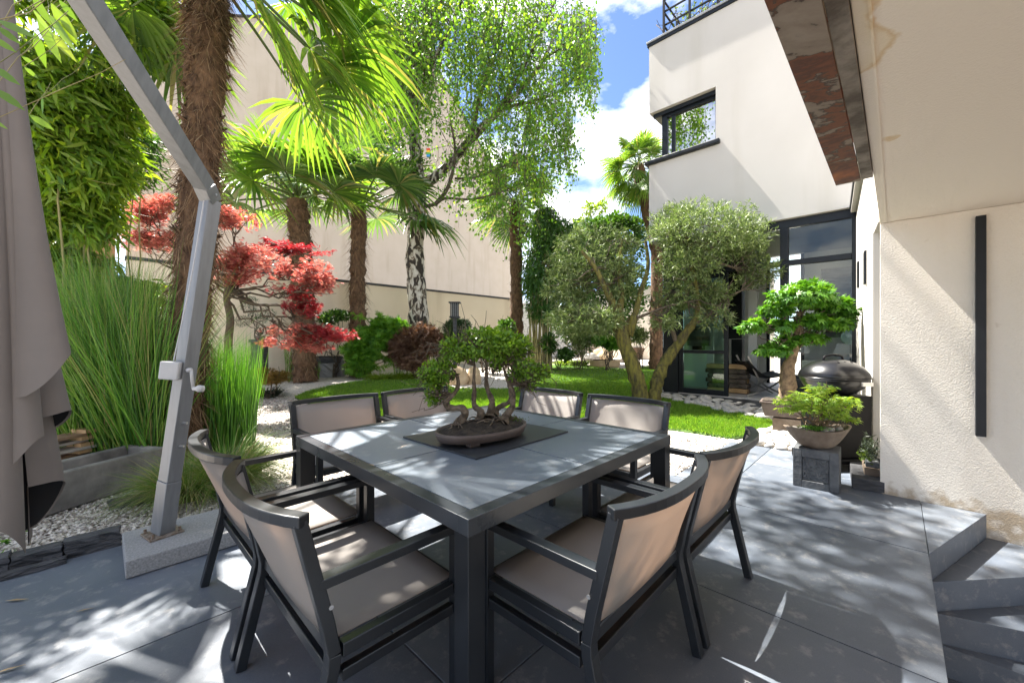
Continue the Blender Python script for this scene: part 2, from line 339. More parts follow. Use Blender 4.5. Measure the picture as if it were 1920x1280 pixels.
def soffit_mat():                                                                   # painted underside with brown-rimmed water stains
    m, n, l, b = new_mat('stained_soffit'); tc = n.new('ShaderNodeTexCoord')
    f = n.new('ShaderNodeTexNoise'); f.inputs['Scale'].default_value = 1.15; f.inputs['Detail'].default_value = 7; f.inputs['Roughness'].default_value = .55; l.new(tc.outputs['Object'], f.inputs['Vector'])
    sx = n.new('ShaderNodeSeparateXYZ'); l.new(tc.outputs['Object'], sx.inputs[0])
    # stains gather along the leaking outer edge (b near 0.1) of the slab
    e = n.new('ShaderNodeMapRange'); e.inputs['From Min'].default_value = -.42; e.inputs['From Max'].default_value = .1; e.inputs['To Min'].default_value = -.5; e.inputs['To Max'].default_value = .05; l.new(sx.outputs['Y'], e.inputs['Value'])
    ad = n.new('ShaderNodeMath'); ad.operation = 'ADD'; l.new(f.outputs['Fac'], ad.inputs[0]); l.new(e.outputs[0], ad.inputs[1])
    e2 = n.new('ShaderNodeMapRange'); e2.inputs['From Min'].default_value = 1.5; e2.inputs['From Max'].default_value = 2.5; e2.inputs['To Min'].default_value = 0; e2.inputs['To Max'].default_value = -.3; l.new(sx.outputs['X'], e2.inputs['Value'])
    ds = n.new('ShaderNodeVectorMath'); ds.operation = 'DISTANCE'; ds.inputs[1].default_value = (2.75, -.01, 2.332); l.new(tc.outputs['Object'], ds.inputs[0])
    e3 = n.new('ShaderNodeMapRange'); e3.inputs['From Min'].default_value = 0; e3.inputs['From Max'].default_value = .2; e3.inputs['To Min'].default_value = .36; e3.inputs['To Max'].default_value = 0; l.new(ds.outputs['Value'], e3.inputs['Value'])
    ad2 = n.new('ShaderNodeMath'); ad2.operation = 'ADD'; l.new(e2.outputs[0], ad2.inputs[0]); l.new(e3.outputs[0], ad2.inputs[1]); ad3 = n.new('ShaderNodeMath'); ad3.operation = 'ADD'; l.new(ad.outputs[0], ad3.inputs[0]); l.new(ad2.outputs[0], ad3.inputs[1]); ad = ad3
    r = ramp(n, [(.5, (.84, .76, .66)), (.524, (.7, .54, .34)), (.55, (.79, .68, .52)), (.7, (.82, .73, .6))]); l.new(ad.outputs[0], r.inputs[0])
    l.new(r.outputs[0], b.inputs['Base Color']); b.inputs['Roughness'].default_value = .9
    g = n.new('ShaderNodeTexNoise'); g.inputs['Scale'].default_value = 110; l.new(tc.outputs['Object'], g.inputs['Vector'])
    bp = n.new('ShaderNodeBump'); bp.inputs['Strength'].default_value = .3; bp.inputs['Distance'].default_value = .008; l.new(g.outputs['Fac'], bp.inputs['Height']); l.new(bp.outputs[0], b.inputs['Normal'])
    return m
M['soffit'] = soffit_mat()
def rust_mat():                                                                     # old grey paint flaked off dark rusty steel
    m, n, l, b = new_mat('rusty_steel'); tc = n.new('ShaderNodeTexCoord')
    a = n.new('ShaderNodeTexNoise'); a.inputs['Scale'].default_value = 2.7; a.inputs['Detail'].default_value = 10; a.inputs['Roughness'].default_value = .6; a.inputs['Distortion'].default_value = .35; l.new(tc.outputs['Object'], a.inputs['Vector'])
    r = ramp(n, [(.3, (.36, .12, .03)), (.38, (.2, .055, .016)), (.44, (.075, .022, .01)), (.485, (.16, .048, .015)), (.5, (.035, .024, .018)), (.512, (.2, .155, .12)), (.58, (.27, .22, .175)), (.68, (.1, .085, .068))])
    l.new(a.outputs['Fac'], r.inputs[0]); l.new(r.outputs[0], b.inputs['Base Color']); b.inputs['Roughness'].default_value = .62
    bp = n.new('ShaderNodeBump'); bp.inputs['Strength'].default_value = .8; bp.inputs['Distance'].default_value = .012; l.new(a.outputs['Fac'], bp.inputs['Height']); l.new(bp.outputs[0], b.inputs['Normal'])
    return m
M['rust'] = rust_mat()
M['old_paint'] = mat('blotched_old_paint', (.07, .05, .035), (.24, .205, .17), 5, .6, bump=.5, bscale=18, detail=9, lo=.38, hi=.56)
M['anthracite'] = mat('anthracite_paint', (.0095, .0115, .0145), (.013, .0155, .019), 3, .3, r2=.4, bump=.04, bscale=300, bdist=.001)
M['frame_dark'] = mat('window_frame_paint', (.005, .007, .01), (.008, .01, .014), 3, .4, spec=.3)
M['sling'] = mat('taupe_mesh_fabric', (.33, .27, .235), (.37, .305, .265), 1.5, .75, bump=.35, bscale=700, bdist=.002)
def sling_mat():                                                                    # open-weave mesh that lets some light through
    m = mat('taupe_mesh_fabric', (.33, .31, .288), (.385, .36, .335), 1.5, .75, bump=.35, bscale=700, bdist=.002); n, l = m.node_tree.nodes, m.node_tree.links
    t = n.new('ShaderNodeBsdfTranslucent'); t.inputs[0].default_value = (.5, .39, .31, 1); mx = n.new('ShaderNodeMixShader'); mx.inputs[0].default_value = .42
    b = n['Principled BSDF']; l.new(b.outputs[0], mx.inputs[1]); l.new(t.outputs[0], mx.inputs[2]); l.new(mx.outputs[0], n['Material Output'].inputs['Surface']); return m
M['sling'] = sling_mat()
M['alu'] = mat('brushed_aluminium', (.16, .165, .17), (.215, .22, .225), 3, .38, metal=.3, stretch=(8, 8, .6), r2=.5)
M['steel'] = mat('steel', (.45, .45, .45), (.55, .54, .52), 20, .35, metal=.9)
M['rustbolt'] = mat('rusty_bolt', (.16, .1, .06), (.32, .28, .24), 40, .6, metal=.5)
M['canopy'] = mat('umbrella_cloth', (.145, .127, .115), (.2, .175, .158), 1.2, .88, bump=.2, bscale=500, bdist=.002)
M['lining'] = mat('umbrella_lining', (.004, .004, .005), rough=.9)
M['plastic'] = mat('grey_plastic', (.42, .42, .42), (.48, .47, .46), 8, .5)
M['granite'] = mat('granite', (.17, .17, .17), (.34, .335, .33), 90, .8, bump=.35, bscale=160, bdist=.004, lo=.3, hi=.7)
M['slate'] = mat('slate', (.02, .021, .024), (.075, .075, .08), 5, .65, bump=.8, bscale=16, stretch=(1, 1, 5), bdist=.02)
M['concrete'] = mat('weathered_concrete', (.09, .084, .074), (.23, .215, .19), 3.5, .85, bump=.3, bscale=50, detail=9, bdist=.006)
M['board'] = mat('weathered_board', (.22, .18, .14), (.42, .38, .33), 6, .85, bump=.3, stretch=(1, 9, 9), bscale=12)
M['board2'] = mat('rusty_board', (.2, .11, .055), (.3, .2, .12), 6, .8, bump=.3, stretch=(1, 9, 9), bscale=12)
M['ground'] = mat('earth', (.14, .11, .08), (.22, .18, .14), 3, .95, bump=.5, bscale=30)
def gravel_mat():
    m, n, l, b = new_mat('gravel'); tc = n.new('ShaderNodeTexCoord'); v = n.new('ShaderNodeTexVoronoi'); v.inputs['Scale'].default_value = 60; l.new(tc.outputs['Object'], v.inputs['Vector'])
    sp = n.new('ShaderNodeSeparateColor'); l.new(v.outputs['Color'], sp.inputs[0])
    r = ramp(n, [(0, (.26, .22, .18)), (.35, (.43, .38, .33)), (.75, (.56, .51, .46)), (1, (.68, .635, .58))]); l.new(sp.outputs[0], r.inputs[0])
    l.new(r.outputs[0], b.inputs['Base Color']); b.inputs['Roughness'].default_value = .85
    bp = n.new('ShaderNodeBump'); bp.inputs['Strength'].default_value = .9; bp.inputs['Distance'].default_value = .012; bp.invert = True
    l.new(v.outputs['Distance'], bp.inputs['Height']); l.new(bp.outputs[0], b.inputs['Normal'])
    return m
M['gravel'] = gravel_mat()
M['gravel_stone'] = leaf_mat('gravel_stone', [(.22, .19, .165), (.44, .4, .35), (.56, .515, .465), (.7, .66, .6)], .85, .0)
M['pebble'] = mat('white_pebble', (.32, .3, .275), (.48, .46, .43), 3, .6, bump=.1)
M['lawn'] = mat('lawn_base', (.05, .11, .016), (.085, .16, .028), 8, .9, bump=.4, bscale=120)
M['grass'] = leaf_mat('lawn_grass', [(.08, .19, .02), (.13, .28, .025), (.18, .34, .035), (.24, .34, .06)], .5, .4, (1.5, 1.4, .5))
M['glass'] = None
def glass_mat(name, tint, refl=.1):
    m, n, l, b = new_mat(name)
    t = n.new('ShaderNodeBsdfTransparent'); t.inputs[0].default_value = (*tint, 1); g = n.new('ShaderNodeBsdfGlossy'); g.inputs['Roughness'].default_value = .01
    fr = n.new('ShaderNodeFresnel'); fr.inputs[0].default_value = 1.5; ad = n.new('ShaderNodeMath'); ad.operation = 'ADD'; ad.inputs[1].default_value = refl; l.new(fr.outputs[0], ad.inputs[0])
    mx = n.new('ShaderNodeMixShader'); l.new(ad.outputs[0], mx.inputs[0]); l.new(t.outputs[0], mx.inputs[1]); l.new(g.outputs[0], mx.inputs[2])
    l.new(mx.outputs[0], n['Material Output'].inputs['Surface']); return m
M['glass'] = glass_mat('clear_glass', (.9, .93, .91), .0)
M['green_glass'] = glass_mat('green_glass', (.74, .93, .85), .02)
M['mirror_glass'] = glass_mat('upper_window_glass', (.35, .42, .5), .55)
M['inner_wall'] = mat('interior_paint', (.75, .74, .71), rough=.8)
M['inner_floor'] = mat('interior_floor', (.5, .48, .45), (.55, .53, .5), 2, .5)
M['black'] = mat('black_paint', (.0035, .0035, .0042), (.006, .006, .007), 6, .45, spec=.15)
M['kettle'] = mat('black_enamel', (.0035, .0035, .0045), (.005, .005, .0065), 6, .28, coat=.15)
M['leather'] = mat('black_leather', (.005, .0052, .006), (.009, .009, .01), 6, .45)
M['log'] = mat('log_bark', (.06, .045, .035), (.2, .16, .12), 8, .9, bump=.6, bscale=20)
M['log_end'] = mat('cut_timber', (.4, .24, .11), (.5, .33, .17), 10, .8)
M['white'] = mat('white_paint', (.75, .75, .74), rough=.6)
M['disc'] = mat('pale_blue_ceramic', (.36, .5, .52), (.45, .58, .6), 6, .35)
M['terracotta'] = mat('brown_pot', (.085, .062, .052), (.125, .095, .08), 7, .62, bump=.15)
M['bowl'] = mat('stone_bowl', (.12, .085, .058), (.24, .19, .145), 5, .7, bump=.35, bscale=26, detail=9)
M['soil'] = mat('potting_soil', (.018, .013, .01), (.06, .045, .03), 25, .95, bump=.9, bscale=60)
M['moss'] = leaf_mat('moss', [(.06, .1, .015), (.1, .16, .02)], .8, .2)
M['carved'] = mat('carved_lead', (.05, .055, .062), (.12, .125, .13), 9, .5, bump=.3, bscale=30, r2=.7)
M['rock'] = mat('grey_rock', (.12, .11, .1), (.32, .3, .27), 5, .85, bump=.6, bscale=14)
M['sandstone'] = mat('sandstone', (.42, .3, .17), (.55, .42, .27), 4, .85, bump=.4, bscale=14)
M['darkrock'] = mat('dark_rock', (.02, .021, .024), (.07, .07, .075), 6, .6, bump=.8, bscale=12)
M['bark_palm'] = mat('palm_fibre', (.06, .032, .017), (.17, .098, .052), 14, .95, bump=.9, bscale=40, stretch=(1, 1, .5))
M['fibre'] = leaf_mat('palm_hair', [(.07, .035, .018), (.13, .07, .035), (.21, .125, .065), (.32, .22, .13)], .9, .1, (1, 1, 1))
M['petiole'] = mat('palm_petiole', (.06, .1, .02), (.11, .15, .035), 8, .5)
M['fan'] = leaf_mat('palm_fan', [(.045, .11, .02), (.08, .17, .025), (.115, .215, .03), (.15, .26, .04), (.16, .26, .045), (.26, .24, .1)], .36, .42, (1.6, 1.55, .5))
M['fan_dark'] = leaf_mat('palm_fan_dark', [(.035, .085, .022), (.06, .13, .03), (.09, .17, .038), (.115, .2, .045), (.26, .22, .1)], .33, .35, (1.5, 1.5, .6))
def birch_mat():
    m, n, l, b = new_mat('birch_bark'); tc = n.new('ShaderNodeTexCoord'); mp = n.new('ShaderNodeMapping'); mp.inputs['Scale'].default_value = (2.2, 2.2, 1.1); l.new(tc.outputs['Object'], mp.inputs[0])
    a = n.new('ShaderNodeTexNoise'); a.inputs['Scale'].default_value = 3.2; a.inputs['Detail'].default_value = 7; a.inputs['Distortion'].default_value = .9; l.new(mp.outputs[0], a.inputs['Vector'])
    r = ramp(n, [(.44, (.03, .022, .016)), (.5, (.13, .095, .065)), (.535, (.42, .38, .31)), (.7, (.6, .56, .49))]); l.new(a.outputs['Fac'], r.inputs[0])
    l.new(r.outputs[0], b.inputs['Base Color']); b.inputs['Roughness'].default_value = .8
    bp = n.new('ShaderNodeBump'); bp.inputs['Strength'].default_value = .8; bp.inputs['Distance'].default_value = .03; l.new(a.outputs['Fac'], bp.inputs['Height']); l.new(bp.outputs[0], b.inputs['Normal'])
    return m
M['birch'] = birch_mat()
M['twig'] = mat('twig_bark', (.06, .045, .03), (.13, .1, .07), 12, .9)
M['olive_bark'] = mat('mossy_olive_bark', (.05, .042, .022), (.19, .17, .035), 9, .9, bump=1.0, bscale=22, stretch=(2, 2, .6), bdist=.03)
M['bonsai_bark'] = mat('bonsai_bark', (.075, .055, .038), (.2, .155, .11), 30, .85, bump=.7, bscale=70)
M['maple_bark'] = mat('maple_bark', (.075, .05, .03), (.24, .17, .1), 14, .85, bump=.8, bscale=24)
M['birch_leaf'] = leaf_mat('birch_leaf', [(.06, .16, .02), (.09, .22, .025), (.14, .28, .03), (.22, .34, .045)], .4, .5, (1.7, 1.5, .5))
M['bamboo_leaf'] = leaf_mat('bamboo_leaf', [(.06, .14, .015), (.13, .25, .022), (.18, .31, .03), (.24, .33, .05), (.1, .21, .02)], .42, .42, (1.8, 1.6, .4))
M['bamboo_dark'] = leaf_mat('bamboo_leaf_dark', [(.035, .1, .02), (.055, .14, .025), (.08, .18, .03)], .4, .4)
M['culm'] = leaf_mat('bamboo_culm', [(.2, .18, .06), (.32, .27, .12), (.15, .16, .05)], .5, 0)
M['horsetail'] = leaf_mat('horsetail_stem', [(.015, .055, .008), (.04, .13, .014), (.08, .22, .02), (.14, .3, .03), (.22, .33, .06), (.3, .25, .1)], .45, .25, (1.4, 1.5, .6))
M['reed_bright'] = leaf_mat('reed_stem_bright', [(.03, .1, .012), (.07, .2, .02), (.11, .28, .03), (.18, .34, .05)], .45, .3, (1.4, 1.4, .5))
M['sedge'] = leaf_mat('sedge_blade', [(.06, .15, .02), (.1, .22, .03), (.16, .26, .05), (.3, .28, .1), (.36, .32, .2)], .45, .35, (1.4, 1.4, .6))
M['yellow_grass'] = leaf_mat('yellow_grass', [(.16, .26, .02), (.22, .32, .03)], .5, .4, (1.4, 1.3, .5))
M['dark_grass'] = leaf_mat('dark_grass', [(.018, .03, .016), (.03, .045, .024)], .5, .2)
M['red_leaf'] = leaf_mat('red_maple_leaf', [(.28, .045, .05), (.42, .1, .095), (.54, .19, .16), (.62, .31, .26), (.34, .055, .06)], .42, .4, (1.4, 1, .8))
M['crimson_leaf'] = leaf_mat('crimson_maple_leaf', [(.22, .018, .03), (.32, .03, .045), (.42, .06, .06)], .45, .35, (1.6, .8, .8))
M['lace_green'] = leaf_mat('lace_maple_green', [(.05, .16, .012), (.1, .27, .02), (.16, .36, .03), (.22, .42, .05)], .5, .4, (1.4, 1.3, .5))
M['lace_brown'] = leaf_mat('lace_maple_brown', [(.11, .055, .035), (.16, .085, .05), (.22, .13, .075)], .6, .25, (1.2, 1, .8))
M['maple_green'] = leaf_mat('maple_leaf_green', [(.035, .12, .012), (.06, .18, .016), (.09, .24, .022), (.14, .3, .03)], .4, .35, (1.6, 1.4, .4))
M['maple_lime'] = leaf_mat('maple_leaf_lime', [(.16, .32, .03), (.22, .38, .04), (.3, .42, .07)], .42, .42, (1.5, 1.2, .4))
M['elm'] = leaf_mat('bonsai_leaf', [(.07, .16, .016), (.11, .23, .02), (.16, .3, .028), (.22, .36, .04)], .42, .42, (1.6, 1.4, .4))
M['olive'] = leaf_mat('olive_leaf', [(.085, .13, .04), (.13, .19, .055), (.19, .245, .08), (.29, .33, .17)], .42, .28, (1.15, 1.25, .75))
M['ball'] = leaf_mat('pine_needles', [(.018, .05, .018), (.03, .075, .025)], .5, .15)
M['shrub'] = leaf_mat('shrub_leaf', [(.03, .08, .015), (.05, .12, .02), (.075, .16, .025)], .45, .3)
M['rustleaf'] = leaf_mat('rusty_shrub_leaf', [(.16, .09, .02), (.24, .15, .035), (.12, .1, .02)], .5, .3)
M['brick'] = mat('red_brick', (.24, .11, .06), (.33, .17, .09), 12, .9, bump=.4)
M['dryleaf'] = mat('dry_leaf', (.3, .2, .1), (.45, .35, .22), 20, .8)
M['painting'] = mat('dark_seascape_print', (.03, .032, .035), (.28, .28, .28), 1.6, .5, detail=8, stretch=(1, .6, 3), lo=.42, hi=.68)
M['fabric_grey'] = mat('grey_fabric', (.3, .3, .3), rough=.9)
M['slatwood'] = mat('planter_wood', (.1, .06, .035), (.18, .11, .065), 8, .8, stretch=(1, 1, 6))
# ================================================================= THE SETTING
TER_A, TER_B, EXT_A, EXT_B, EDGE_B = 3.9, 3.6, 5.72, 1.55, -0.149
def gz(a, b):
    if a > 9.1 and b < 4.4: return 0.0
    return 0.03 * max(0.0, a * cs + b * sn - 6.0)
def grid_sheet(name, a0, a1, b0, b1, na, nb, zf, m, kind='structure', label=None, cat=None):
    A = np.linspace(a0, a1, na); B = np.linspace(b0, b1, nb); V = [(x, y, zf(x, y)) for y in B for x in A]
    F = [(j * na + i, j * na + i + 1, (j + 1) * na + i + 1, (j + 1) * na + i) for j in range(nb - 1) for i in range(na - 1)]
    o = npobj(name, V, F, m); return tag(o, label, cat, None, kind)
grid_sheet('gravel_ground', -34, 66, EDGE_B + .002, 80, 201, 161, lambda a, b: gz(a, b) - .02, M['gravel'], label='pale gravel ground of the garden around the lawn', cat='gravel')
grid_sheet('lower_ground', -34, 66, -60, EDGE_B, 3, 3, lambda a, b: -1.45, M['ground'], label='sunken ground below the terrace steps', cat='ground')
# ---- terrace of large ceramic slabs
terr = empty('terrace', (0, 0, 0), label='terrace of large dark grey ceramic slabs under the table', cat='terrace', kind='structure')
mb = MB(); mb.box(-6, TER_A, EDGE_B + .004, TER_B, -1.44, -.011); mb.box(TER_A + .001, EXT_A, EDGE_B + .004, EXT_B, -1.44, -.011)
mb.build('bed', M['grout'], terr)
aj = [-4.4, -3.07, -1.74, -.41, .92, 2.25, 3.57, 4.92, EXT_A]; bj = [EDGE_B, 1.1, 2.345, TER_B]
g_ = .0035
for i in range(len(aj) - 1):
    for j in range(3):
        x0, x1, y0, y1 = aj[i], aj[i + 1], bj[j], bj[j + 1]
        rects = [(x0, x1, y0, y1)]
        if x0 < TER_A < x1:
            rects = [(x0, x1, y0, y1)] if y1 <= EXT_B else ([(x0, TER_A, y0, y1)] if y0 >= EXT_B else [(x0, TER_A, y0, y1), (TER_A, x1, y0, EXT_B)])
        elif x0 >= TER_A:
            if y0 >= EXT_B: continue
            rects = [(x0, x1, y0, min(y1, EXT_B))]
        for (u0, u1, w0, w1) in rects:
            c = ((u0 + u1) / 2, (w0 + w1) / 2, random.uniform(-.0012, 0))
            MB().box(u0 - c[0] + g_, u1 - c[0] - g_, w0 - c[1] + g_, w1 - c[1] - g_, -.03, 0).build('slab', M['tile'], terr, bevel=.0015).location = c
# ---- winder steps going down beside the terrace
steps = empty('winder_steps', (3.57, EDGE_B, 0), label='dark stone winder steps going down beside the terrace edge', cat='steps', kind='structure')
pv = (3.572, EDGE_B - .003)
polys = [([pv, (4.686, EDGE_B - .003), (4.686, -.5)], -.002), ([pv, (4.686, -.503), (4.686, -1.12)], -.18), ([pv, (4.686, -1.123), (4.686, -1.9), (4.11, -1.65)], -.36),
         ([pv, (4.108, -1.653), (3.575, -1.9)], -.54), ([(3.572, EDGE_B - .003), (3.572, -1.9), (3.27, -1.9), (3.27, EDGE_B - .003)][::-1], -.72),
         ([(3.268, EDGE_B - .003), (3.268, -1.9), (2.97, -1.9), (2.97, EDGE_B - .003)][::-1], -.9), ([(2.968, EDGE_B - .003), (2.968, -1.9), (2.67, -1.9), (2.67, EDGE_B - .003)][::-1], -1.08)]
for poly, z in polys:
    c = (pv[0], pv[1], 0)
    MB().prism([(x - c[0], y - c[1]) for x, y in poly[::-1]], -1.44, z).build('step', M['tile'], steps, bevel=.002, fix=True)
# ---- lawn
lawn_px = [(553, 745), (575, 735), (610, 726), (650, 718), (690, 713), (740, 711), (790, 712), (825, 717), (855, 729), (900, 729), (955, 730), (980, 723), (998, 702), (1018, 686), (1060, 682), (1120, 688), (1180, 693), (1212, 687), (1238, 687), (1243, 712),
           (1239, 741), (1300, 760), (1370, 773), (1432, 786), (1457, 796), (1440, 806), (1412, 815), (1372, 822), (1335, 816), (1300, 810), (1255, 804), (1150, 800), (1000, 798), (850, 793), (720, 782), (640, 770), (580, 757)]
lw = [gt(*p) for p in lawn_px]
def in_poly(P, poly):
    x, y = P[:, 0], P[:, 1]; c = np.zeros(len(P), bool); j = len(poly) - 1
    for i in range(len(poly)):
        xi, yi, xj, yj = poly[i][0], poly[i][1], poly[j][0], poly[j][1]
        c ^= ((yi > y) != (yj > y)) & (x < (xj - xi) * (y - yi) / (yj - yi + 1e-12) + xi); j = i
    return c
def poly_sheet(name, P, zoff, m, parent=None):
    from mathutils.geometry import tessellate_polygon
    P2 = []
    for i, p in enumerate(P):                                                       # finer outline
        q = P[(i + 1) % len(P)]; n = max(1, int(np.linalg.norm(q - p) / .35))
        P2 += [p + (q - p) * k / n for k in range(n)]
    T = tessellate_polygon([[Vector((p[0], p[1], 0)) for p in P2]])
    V = [(p[0], p[1], gz(p[0], p[1]) + zoff) for p in P2]; n = len(V)
    V += [(p[0], p[1], gz(p[0], p[1]) - .03) for p in P2]
    F = [tuple(t) for t in T] + [(i, n + i, n + (i + 1) % n) for i in range(n)] + [(i, n + (i + 1) % n, (i + 1) % n) for i in range(n)]
    return npobj(name, V, F, m, parent)
lawn = poly_sheet('lawn', lw, .012, M['lawn']); tag(lawn, 'mown green lawn curving between gravel and glass house front', 'lawn', None, 'structure')
rng = np.random.RandomState(3)
lp = np.array(lawn_px, float)
Q = np.stack([rng.uniform(550, 1460, 260000), 680 + 145 * rng.uniform(0, 1, 260000)], 1); Q = Q[in_poly(Q, lawn_px)]
k = (Q[:, 1] - PY0) / FPX; d = np.where(CAMH / k > 6, (CAMH + .18) / (k + .03), CAMH / k); X = (Q[:, 0] - 960) * d / FPX
P = np.stack([d * cs + X * sn, d * sn - X * cs, .03 * np.maximum(0, d - 6) + .01], 1)[:130000]
n = len(P); hh = rng.uniform(0, 6.28, n); D = np.stack([np.cos(hh) * .5, np.sin(hh) * .5, np.ones(n)], 1); N = np.stack([-np.sin(hh), np.cos(hh), hh * 0], 1)
V, F = scatter([(0, -.16, 0), (0, .16, 0), (1, 0, .1)], [(0, 1, 2)], P, D, N, rng.uniform(.03, .065, n))
tag(npobj('lawn_grass', V, F, M['grass']), 'short green grass blades of the lawn', 'grass', None, 'stuff')
# ---- loose gravel stones close to the terrace
STONE = ([(1, 0, 0), (0, 1, 0), (-1, 0, 0), (0, -1, 0), (0, 0, .7), (0, 0, -.5)], [(0, 1, 4), (1, 2, 4), (2, 3, 4), (3, 0, 4)])
def stones(poly_px, n, s0, s1, seed):
    r = np.random.RandomState(seed); pp = np.array(poly_px, float)
    q = np.stack([r.uniform(pp[:, 0].min(), pp[:, 0].max(), n * 3), r.uniform(pp[:, 1].min(), pp[:, 1].max(), n * 3)], 1); q = q[in_poly(q, poly_px)][:n]
    Pq = np.array([gt(*p) for p in q]); Pq = Pq[(Pq[:, 1] > TER_B + .02) | (Pq[:, 0] > TER_A + .02)]
    Pq = Pq[~((Pq[:, 0] > TER_A) & (Pq[:, 0] < EXT_A + .02) & (Pq[:, 1] < EXT_B + .02))]
    Pq[:, 2] += r.uniform(-.015, -.004, len(Pq))
    return scatter(STONE[0], STONE[1], Pq, r.normal(size=Pq.shape) * [1, 1, .3], UP + .5 * r.normal(size=Pq.shape), r.uniform(s0, s1, len(Pq)))
V, F = join([stones([(-140, 1080), (-140, 950), (60, 930), (250, 900), (420, 900), (560, 860), (700, 880), (700, 915), (480, 960), (240, 1030), (0, 1090)], 11000, .007, .015, 1),
             stones([(430, 840), (470, 740), (560, 745), (600, 765), (720, 785), (880, 796), (880, 815), (560, 830)], 9000, .009, .02, 2),
             stones([(1180, 806), (1270, 808), (1380, 824), (1400, 840), (1345, 845), (1270, 890), (1180, 880)], 6000, .009, .02, 4)])
tag(npobj('gravel', V, F, M['gravel_stone']), 'loose pale gravel chips scattered beside the terrace', 'gravel', None, 'stuff')
# ---- white river pebbles
bed = empty('pebble_bed', gt(1440, 825), label='bed of large smooth white pebbles between lawn and terrace', cat='pebbles', kind='structure')
strip = empty('pebble_strip', gt(1330, 762), label='row of white pebbles along the deck edge', cat='pebbles', kind='structure')
peb_meshes = []
for k in range(6):
    bm = bmesh.new(); bmesh.ops.create_icosphere(bm, subdivisions=2, radius=1)
    r = random.Random(k); ph = [r.uniform(0, 6) for _ in range(3)]
    for v in bm.verts:
        f = 1 + .12 * math.sin(2.1 * v.co.x + ph[0]) + .1 * math.sin(2.7 * v.co.y + ph[1]); v.co *= f; v.co.y *= .72; v.co.z *= .5
    me = bpy.data.meshes.new('pebble'); bm.to_mesh(me); bm.free(); me.materials.append(M['pebble']); me.polygons.foreach_set('use_smooth', [True] * len(me.polygons)); peb_meshes.append(me)
def pebbles(parent, poly_px, n, s0, s1, seed, mind):
    r = random.Random(seed); got = []
    xs = [p[0] for p in poly_px]; ys = [p[1] for p in poly_px]; base = Vector(parent.location)
    for _ in range(n * 30):
        q = (r.uniform(min(xs), max(xs)), r.uniform(min(ys), max(ys)))
        if not in_poly(np.array([q]), poly_px)[0]: continue
        p = gt(*q)
        if p[0] < EXT_A + .03 and p[1] < EXT_B + .03: continue
        s_ = r.uniform(s0, s1)
        if any((p[0] - g[0]) ** 2 + (p[1] - g[1]) ** 2 < (mind * (s_ + g[2])) ** 2 for g in got): continue
        got.append((p[0], p[1], s_))
        o = bpy.data.objects.new('pebble', r.choice(peb_meshes)); link(o, parent)
        o.location = Vector((p[0], p[1], gz(p[0], p[1]) + s_ * .2)) - base; o.scale = (s_, s_, s_ * r.uniform(.8, 1.1)); o.rotation_euler = (r.uniform(-.2, .2), r.uniform(-.2, .2), r.uniform(0, 6.28))
        if len(got) >= n: break
pebbles(bed, [(1388, 839), (1500, 846), (1530, 842), (1505, 795), (1462, 786), (1452, 800), (1432, 811), (1405, 822)], 150, .06, .115, 5, .62)
pebbles(strip, [(1228, 741), (1262, 742), (1330, 749), (1436, 768), (1450, 790), (1400, 781), (1330, 767), (1262, 751), (1232, 746)], 90, .09, .15, 6, .62)

# ================================================================= THE HOUSE
house = empty('house', (9.15, 2.2, 0), label='white rendered modern house with glazed garden front and stained overhang', cat='house')
HL = Vector(house.location)
def hpart(mb_, name, m, parent=None, bevel=0.004, fix=False, smooth=False):
    o = mb_.build(name, m, None, bevel=bevel, fix=fix, smooth=smooth)
    p = parent or house; o.parent = p; o.matrix_parent_inverse = Matrix.Translation(-HL) if p is house else Matrix(); return o
hp = hpart
hpart(MB().box(4.69, 5.0, -6, .098, -1.44, 2.33), 'near_wall', M['render_near'])
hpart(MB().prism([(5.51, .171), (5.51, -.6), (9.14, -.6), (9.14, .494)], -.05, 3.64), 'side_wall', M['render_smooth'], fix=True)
hpart(MB().box(5.003, 5.507, -.6, -.3, -.05, 2.41), 'recess_wall', M['render_smooth'])
hpart(MB().prism([(5.003, .118), (5.003, -.6), (5.507, -.6), (5.507, .165)], 2.412, 3.64), 'lintel', M['render_smooth'], fix=True)
ov = hpart(MB().box(-3.2, 5.0, -6, .098, 2.332, 2.8), 'overhang', M['soffit'])
hpart(MB().box(-3.2, 4.688, .052, .06, 2.325, 2.3315), 'drip_groove', M['soffit'], bevel=0)
bmp = MB(); bmp.box(-3.2, 3.285, .156, .277, 2.312, 2.33); bmp.box(-3.2, 3.285, .208, .222, 2.33, 2.56); bmp.box(-3.2, 3.285, .156, .277, 2.56, 2.58)
bm_ = hpart(bmp, 'steel_beam', M['rust'], bevel=.003); bm_['label'] = 'rust-flaked steel beam along the overhang edge'
hpart(MB().box(-3.2, 3.283, .1, .153, 2.316, 2.5), 'edge_plate', M['old_paint'], bevel=.003)
fin = hpart(MB().box(4.642, 4.69, -.493, -.44, .59, 2.268), 'wall_light_bar', M['frame_dark'], bevel=.002); fin['label'] = 'long black vertical bar on the rough wall'
